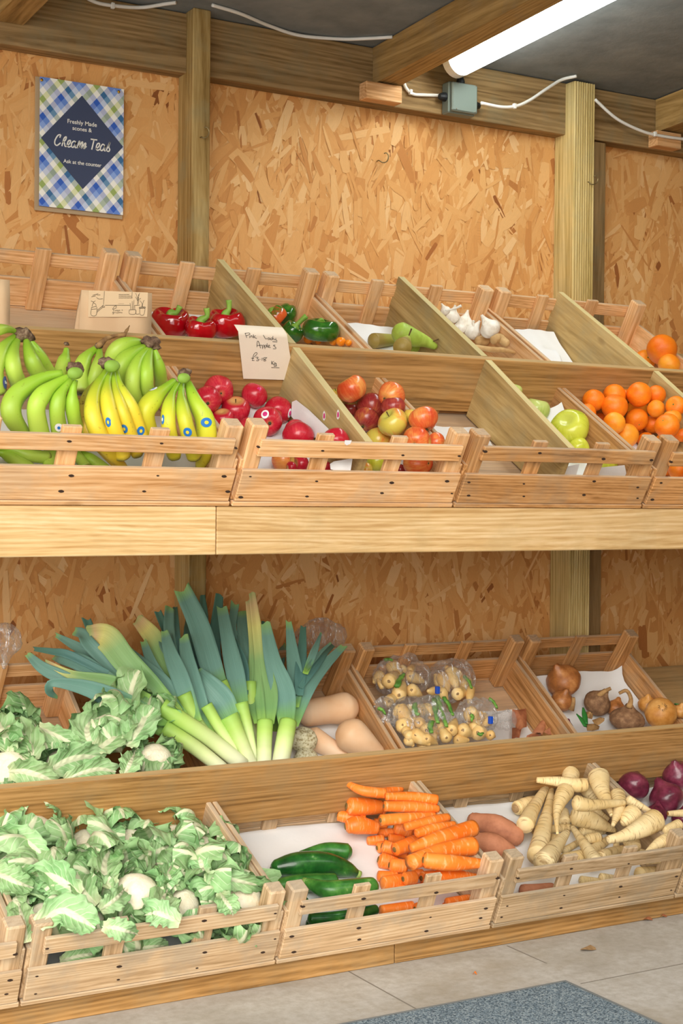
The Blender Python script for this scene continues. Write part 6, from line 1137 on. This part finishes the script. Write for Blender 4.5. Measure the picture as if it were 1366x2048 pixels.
# brown paper bags
Kb = C(150, 570, 8.035)
def paper_bag(fpx, YF, zb, dep, lab, side=True):
    f = [onY(u, v, YF) for u, v in fpx]                # TL TR BR BL on the front face
    f[2][2] = zb; f[3][2] = zb; bk = [f[0]+[0.002, 0.012, 0.0], f[1]+[0, 0.012, 0], np.array([f[2][0], YF+dep, zb+0.03]), np.array([f[3][0], YF+dep, zb+0.03])]
    ml = (f[0]+f[3])/2+[0.012, dep*0.35, -0.01]; mr = (f[1]+f[2])/2+[-0.012, dep*0.35, -0.01]
    V = np.array(f+bk+[ml, mr]); Fc = [(0, 3, 2, 1), (5, 6, 7, 4), (0, 1, 5, 4), (0, 8, 3), (4, 8, 0), (7, 8, 4), (3, 8, 7), (1, 2, 9), (5, 1, 9), (6, 5, 9), (2, 6, 9), (3, 7, 6, 2)]
    bm = bmesh.new(); vs = [bm.verts.new(v) for v in V]; [bm.faces.new([vs[i] for i in fc]) for fc in Fc]; bmesh.ops.subdivide_edges(bm, edges=bm.edges, cuts=4, use_grid_fill=True); rq = random.Random(3)
    for v in bm.verts: v.co.y += 0.0018*math.sin(v.co.x*90+v.co.z*50)
    e = bm_obj('paper_bag', bm, M['kraft'], None, True, origin=f[3]); tag(e, lab, 'paper bag'); return e, f
pb1, f = paper_bag(((163, 580), (304.5, 586), (300, 656), (152, 648)), 3.425, 1.385, 0.07, 'brown paper bag printed with a watering can and potted plants beside the red peppers')
bfn = lambda u, v: onY(u, v, 3.4215); nb = np.array([0, -1.0, 0])
P = [bfn(*Kb(x, y)) for x, y in ((220, 85), (1172, 120), (1160, 512), (210, 515))]; o = mesh('printed_panel', P, [(0, 3, 2, 1)], M['kraft_light'], None, origin=P[0], smooth=False); child(o, pb1)
ink(bfn, Kb, [[(470, 100), (455, 320)], [(480, 325), (880, 325)], [(915, 115), (910, 210)], [(262, 360), (255, 480), (335, 485), (345, 355), (262, 360)], [(262, 390), (342, 385)], [(270, 345), (290, 290), (330, 310), (335, 345)], [(345, 440), (450, 350)], [(345, 415), (440, 335)], [(440, 325), (470, 345), (465, 360), (440, 350), (440, 325)], [(255, 255), (290, 270), (325, 255)], [(290, 270), (300, 290)],
    [(280, 165), (340, 150), (370, 140)], [(260, 190), (330, 175)], [(345, 160), (405, 160)], [(340, 200), (380, 225), (445, 222)], [(870, 400), (865, 450), (885, 468), (960, 468), (970, 400), (870, 400)], [(895, 395), (880, 290)], [(920, 395), (915, 260)], [(935, 390), (945, 245)], [(955, 330), (960, 400)], [(950, 330), (1040, 322)], [(975, 400), (980, 465), (1030, 465)], [(1035, 370), (1045, 475), (1100, 478), (1118, 370), (1035, 370)], [(1032, 355), (1120, 352), (1118, 372), (1034, 374), (1032, 355)],
    [(1000, 320), (1005, 220), (970, 130)], [(1005, 230), (1035, 130)], [(1008, 260), (970, 190)], [(1010, 240), (1055, 215)], [(1015, 310), (1020, 150)], [(1075, 350), (1070, 290), (1035, 250)], [(1078, 350), (1095, 270), (1110, 245)], [(600, 390), (630, 345), (662, 335), (655, 370), (605, 395)]], 0.0008, 'ink', 'garden_drawing', pb1, 0.0012, nb)
ink(bfn, Kb, [[(a, 155+r*27+((a//17) % 3)*3), (a+11, 150+r*27), (a+13, 160+r*27)] for r in range(3) for a in range(700, 860-(10 if r == 0 else -30)*r, 17)]+[[(a, 298), (a+8, 303)] for a in range(695, 780, 13)]+
    [[(610, 405), (618, 418), (628, 402)], [(640, 415), (650, 405), (645, 420)], [(660, 420), (665, 402), (672, 418)], [(690, 420), (680, 410), (692, 404), (690, 428)], [(705, 405), (720, 405), (708, 418)], [(745, 405), (765, 405)], [(755, 397), (755, 413)],
    [(615, 432), (600, 440), (612, 452), (620, 435), (615, 465), (600, 468)], [(632, 450), (640, 434), (648, 452)], [(660, 434), (665, 455)], [(680, 425), (680, 455), (670, 445)], [(695, 452), (700, 435), (712, 440), (700, 455)], [(722, 450), (728, 434), (738, 452)], [(755, 436), (745, 445), (757, 452)]], 0.0006, 'ink', 'printed_words', pb1, 0.0012, nb)
pb2, f = paper_bag(((-60, 554), (19.5, 560), (22, 645), (-64, 640)), 3.40, 1.37, 0.07, 'plain brown paper bag cut by the left edge of the picture')
# poster
Kp = C(70, 140, 6.826); PY = 3.990
pc_ = onY(164, 290, PY); x0, z1 = onY(80, 153, PY)[[0, 2]]; x1 = onY(247, 300, PY)[0]; z0 = onY(84, 412, PY)[2]
poster = empty('poster', pc_); tag(poster, 'blue and green checked poster with a navy diamond advertising cream teas', 'poster'); bpy.context.view_layer.update()
pc_ = np.array([(x0+x1)/2, PY, (z0+z1)/2])
o = mesh('printed_card', [(x0, PY, z0), (x1, PY, z0-0.001), (x1, PY, z1), (x0, PY, z1), (x0, PY+0.001, z0), (x1, PY+0.001, z0-0.001), (x1, PY+0.001, z1), (x0, PY+0.001, z1)], [(0, 1, 2, 3), (5, 4, 7, 6), (0, 4, 5, 1), (3, 2, 6, 7), (0, 3, 7, 4), (1, 5, 6, 2)], M['gingham'], None, origin=pc_, smooth=False); child(o, poster)
o = box('backing_card', (x0-0.011, 3.9965, z0-0.012), (x1+0.001, 3.9985, z1+0.001), M['sleeve'], None, 0.0005); child(o, poster)
pfn = lambda u, v: onY(u, v, PY); np_ = np.array([0, -1.0, 0])
P = [pfn(*Kp(x, y))-[0, 0.0006, 0] for x, y in ((640, 350), (1203, 1050), (650, 1628), (80, 925))]; P[1][0] = min(P[1][0], x1); P[3][0] = max(P[3][0], x0); o = mesh('navy_diamond', P, [(0, 3, 2, 1)], M['navy'], None, origin=P[0], smooth=False); child(o, poster)
ink(pfn, Kp, [[(335, 925), (348, 888), (310, 895), (272, 960), (270, 1010), (300, 1030), (348, 995)], [(365, 1040), (395, 935), (425, 915), (415, 955), (385, 985), (402, 1000), (408, 1040), (430, 1045)], [(425, 1045), (470, 1005), (482, 965), (455, 970), (438, 1020), (455, 1052), (492, 1040)],
    [(560, 992), (532, 972), (500, 1000), (497, 1045), (520, 1055), (556, 1010), (566, 985), (545, 1050), (562, 1065)], [(572, 1068), (602, 975), (608, 1000), (588, 1062), (640, 985), (648, 1005), (630, 1070), (682, 1000), (690, 1020), (665, 1075), (702, 1042)],
    [(758, 945), (848, 957)], [(805, 950), (772, 1088)], [(825, 1082), (870, 1045), (878, 1005), (850, 1010), (833, 1060), (850, 1097), (888, 1082)], [(956, 1040), (925, 1015), (895, 1050), (893, 1090), (915, 1100), (950, 1055), (962, 1030), (943, 1095), (962, 1107)], [(970, 1100), (1020, 988), (1004, 1050), (1018, 1085), (1005, 1112), (975, 1104)]], 0.0036, 'card_white', 'script_lettering', poster, 0.0012, np_)
def text_on(txt, xl, xr, y, parent, nm):
    a = pfn(*Kp(xl, y-(xr-xl)*0.055)); b = pfn(*Kp(xr, y+(xr-xl)*0.055)); o = text_mesh(txt, 0.02, nm, M['card_white'], bold=0.00025); w = max(v.co.x for v in o.data.vertices)-min(v.co.x for v in o.data.vertices); s_ = (b[0]-a[0])/w; c = (a+b)/2
    o.matrix_world = Matrix.Translation((c[0], PY-0.0012, c[2])) @ Matrix.Rotation(math.pi/2, 4, 'X') @ Matrix.Diagonal((s_, s_*1.0, 1, 1)); child(o, parent)
text_on('Freshly Made', 440, 840, 727, poster, 'lettering'); text_on('scones &', 508, 772, 812, poster, 'lettering'); text_on('Ask at the counter', 385, 905, 1275, poster, 'lettering')
for x, y in ((88, 138), (1140, 300)):
    c = pfn(*Kp(x, y)); bm = bmesh.new(); bmesh.ops.create_uvsphere(bm, u_segments=12, v_segments=8, radius=0.0042, matrix=Matrix.Translation(Vector(c)-Vector((0, 0.002, 0))) @ Matrix.Diagonal((1, 0.6, 1, 1))); o = bm_obj('brass_pin', bm, M['brass'], None, True, origin=c); child(o, poster)

# ---------------------------------------------------------------- tube lamp, junction box, cable, hooks
LX0, LX1, LT = 2.572, 2.672, 0.006
lamp = empty('tube_lamp', ((LX0+LX1)/2, 3.1, ROOF(3.1)-0.004)); tag(lamp, 'long lit white tube lamp fixed to the ceiling beside the rafter', 'lamp'); bpy.context.view_layer.update()
def dprof(w, h, n=14): return [(-w/2, 0.0)]+[(-w/2*math.cos(math.pi*i/n), -0.018-h*math.sin(math.pi*i/n)) for i in range(n+1)]+[(w/2, 0.0)]
def dext(name, w, h, ya, yb, mat, z_off=0.0, closed=True):
    pr_ = dprof(w, h); xc = (LX0+LX1)/2; V = [(xc+a, y, ROOF(y)-0.004+z_off+b) for y in (ya, yb) for a, b in pr_]; k = len(pr_); Fc = [(i, (i+1) % k, k+(i+1) % k, k+i) for i in range(k)]+[tuple(range(k-1, -1, -1)), tuple(range(k, 2*k))]
    o = mesh(name, V, Fc, M[mat], None, origin=(xc, ya, ROOF(ya)), smooth=False); child(o, lamp); return o
dext('end_cap', 0.104, 0.058, 3.875, 3.842, 'white_plastic'); dext('end_cap', 0.104, 0.058, 2.35, 2.32, 'white_plastic')
xc = (LX0+LX1)/2; n = 14
prf = [(-0.046*math.cos(math.pi*i/n), -0.024-0.052*math.sin(math.pi*i/n)) for i in range(n+1)]; V = [(xc+a, y, ROOF(y)-0.004+b) for y in (3.842, 2.35) for a, b in prf]; k = n+1
o = mesh('diffuser', V, [(i, i+1, k+i+1, k+i) for i in range(n)]+[(0, k, k+n, n)], M['lamp'], None, origin=(xc, 3.1, ROOF(3.1))); child(o, lamp)
V = [(xc+a, y, ROOF(y)-0.004+b) for y in (3.842, 2.35) for a, b in ((-0.048, -0.024), (-0.048, 0.0), (0.048, 0.0), (0.048, -0.024))]; o = mesh('housing', V, [(0, 1, 5, 4), (1, 2, 6, 5), (2, 3, 7, 6), (3, 0, 4, 7)], M['lamp_side'], None, origin=(xc, 3.1, ROOF(3.1)), smooth=False); child(o, lamp)
jb = empty('junction_box', (2.69, 3.93, CAMZ+1.26)); tag(jb, 'grey green junction box with black cable glands below the lamp', 'junction box'); bpy.context.view_layer.update()
Kj = C(860, 80, 6.83); a = onY(*Kj(312, 560), 3.893); b = onY(*Kj(652, 1010), 3.893); zt = onY(*Kj(480, 590), 3.893)[2]; zb_ = onY(*Kj(480, 985), 3.893)[2]
bm = bmesh.new(); box_bm(bm, (a[0], 3.893, zb_), (b[0], 3.908, zt), 0.004); child(bm_obj('lid', bm, M['grey_plastic'], None), jb)
bm = bmesh.new(); box_bm(bm, (a[0]-0.004, 3.909, zb_-0.004), (b[0]+0.002, 3.949, zt+0.004), 0.004); child(bm_obj('box_body', bm, M['grey_plastic'], None), jb)
zc = (zt+zb_)/2
for p0, p1 in (((a[0]-0.002, zc+0.002), (a[0]-0.026, zc+0.002)), ((b[0], zc-0.008), (b[0]+0.03, zc-0.008)), (((a[0]+b[0])/2+0.005, zt+0.003), ((a[0]+b[0])/2+0.005, zt+0.028))):
    V, Fc, A = sweep([(p0[0], 3.928, p0[1]), ((p0[0]+p1[0])/2, 3.928, (p0[1]+p1[1])/2), (p1[0], 3.928, p1[1])], [0.014, 0.0135, 0.009], 12, 4); child(mesh('cable_gland', V, Fc, M['black_plastic'], None, origin=(p0[0], 3.928, p0[1]), smooth=False), jb)
for x, y in ((385, 590), (622, 630), (365, 935), (620, 985)): c = onY(*Kj(x, y), 3.892); V, Fc, A = sweep([c+[0, 0.002, 0], c-[0, 0.0006, 0]], [0.0025, 0.002], 8, 1); child(mesh('lid_screw', V, Fc, M['screw'], None, origin=c), jb)
def wallpt(u, v, Y=3.942):
    p = onY(u, v, Y)
    if p[2] > ROOF(p[1])-0.006: r = ray(u, v); t_ = (CAMZ+1.378+0.046*3.95-0.006-CAMZ)/(r[2]+0.046*r[1]); p = CP+r*t_
    return p
def cable(pts, lab, Y=3.942, clips=()):
    P = [wallpt(u, v, Y) for u, v in pts]; V, Fc, A = sweep(P, [0.0052]*len(P), 10, 10*len(P)); o = mesh('cable', V, Fc, M['white_plastic'], None, origin=P[0]); tag(o, lab, 'cable')
    for u, v in clips:
        c = wallpt(u, v, Y-0.004); bb = box('cable_clip', c-[0.005, 0.003, 0.008], c+[0.005, 0.008, 0.008], M['white_plastic'], None, 0.001, origin=tuple(c)); child(bb, o)
cable([(160, -12), (190, 4), (225, 11), (280, 15), (330, 8), (352, 5)], 'white cable clipped along the beam left of the first post', clips=[(226, 11)])
cable([(424, 10), (480, 27), (540, 52), (600, 71), (683, 78), (733, 77), (785, 74)], 'white cable sagging under the roof between the first post and the rafter')
cable([(806, 158), (812, 176), (826, 188), (850, 190), (884, 191)], 'short white cable entering the junction box from the left', clips=[(822, 184)])
cable([(962, 206), (1003, 214), (1033, 212), (1060, 200), (1090, 180), (1122, 160), (1153, 152)], 'white cable rising from the junction box to the ribbed post', 3.896, clips=[(1030, 212)])
cable([(1190, 199), (1233, 237), (1283, 262), (1323, 272), (1372, 279)], 'white cable leading right from the ribbed post to the edge of the picture', 3.90, clips=[(1311, 268)])
def hook(cx, pts, Y, lab):
    P = [onY(*cx(x, y), Y-0.012*math.sin(i/len(pts)*3.1)) for i, (x, y) in enumerate(pts)]; P = [P[0]+[0, 0.012, 0]]+P; V, Fc, A = sweep(P, [0.0018]*len(P), 8, 24); o = mesh('cup_hook', V, Fc, M['bronze'], None, origin=P[0]); tag(o, lab, 'hook')
Kh = C(0, 0, 2.0); Kh2 = C(683, 0, 2.0)
hook(Kh, [(806, 548), (815, 552), (830, 545), (836, 525), (828, 510), (818, 510)], 3.894, 'small brass cup hook on the post beside the poster'); hook(Kh2, [(150, 642), (165, 650), (182, 645), (188, 625), (180, 612), (170, 614)], 3.995, 'small brass cup hook on the wide chipboard panel'); hook(Kh2, [(990, 728), (1002, 738), (1020, 732), (1026, 715), (1018, 703), (1008, 706)], 3.90, 'small brass cup hook at the edge of the ribbed post')
# debris on the floor
def flake(u, v, w, mat, lab, seed, cat='onion skin', name='onion_skin'):
    c = onZ(u, v, 0.004); rq = random.Random(seed); V = [c+[0, 0, 0.006]]+[c+[w*math.cos(t)*rq.uniform(.7, 1.1), w*0.6*math.sin(t)*rq.uniform(.7, 1.1), 0.004*math.sin(2*t)] for t in np.linspace(0, 2*math.pi, 9)[:-1]]; V = np.array(V); V[:, 2] = np.maximum(V[:, 2], 0.001)
    o = mesh(name, V, [(0, 1+i, 1+(i+1) % 8) for i in range(8)], M[mat], None, origin=c); tag(o, lab, cat)
flake(1295, 1838, 0.019, 'skin_scrap', 'brown onion skin on the floor near the base board', 1); flake(1326, 1832, 0.012, 'skin_scrap', 'small onion skin on the floor right of a larger one', 2); flake(1176, 1897, 0.028, 'crown_ring', 'flat wood splinter on the concrete floor', 3, 'splinter', 'wood_splinter'); flake(950, 1947, 0.006, 'carrot', 'tiny orange carrot crumb on the floor', 4, 'crumb', 'carrot_crumb')
bpy.context.view_layer.update()
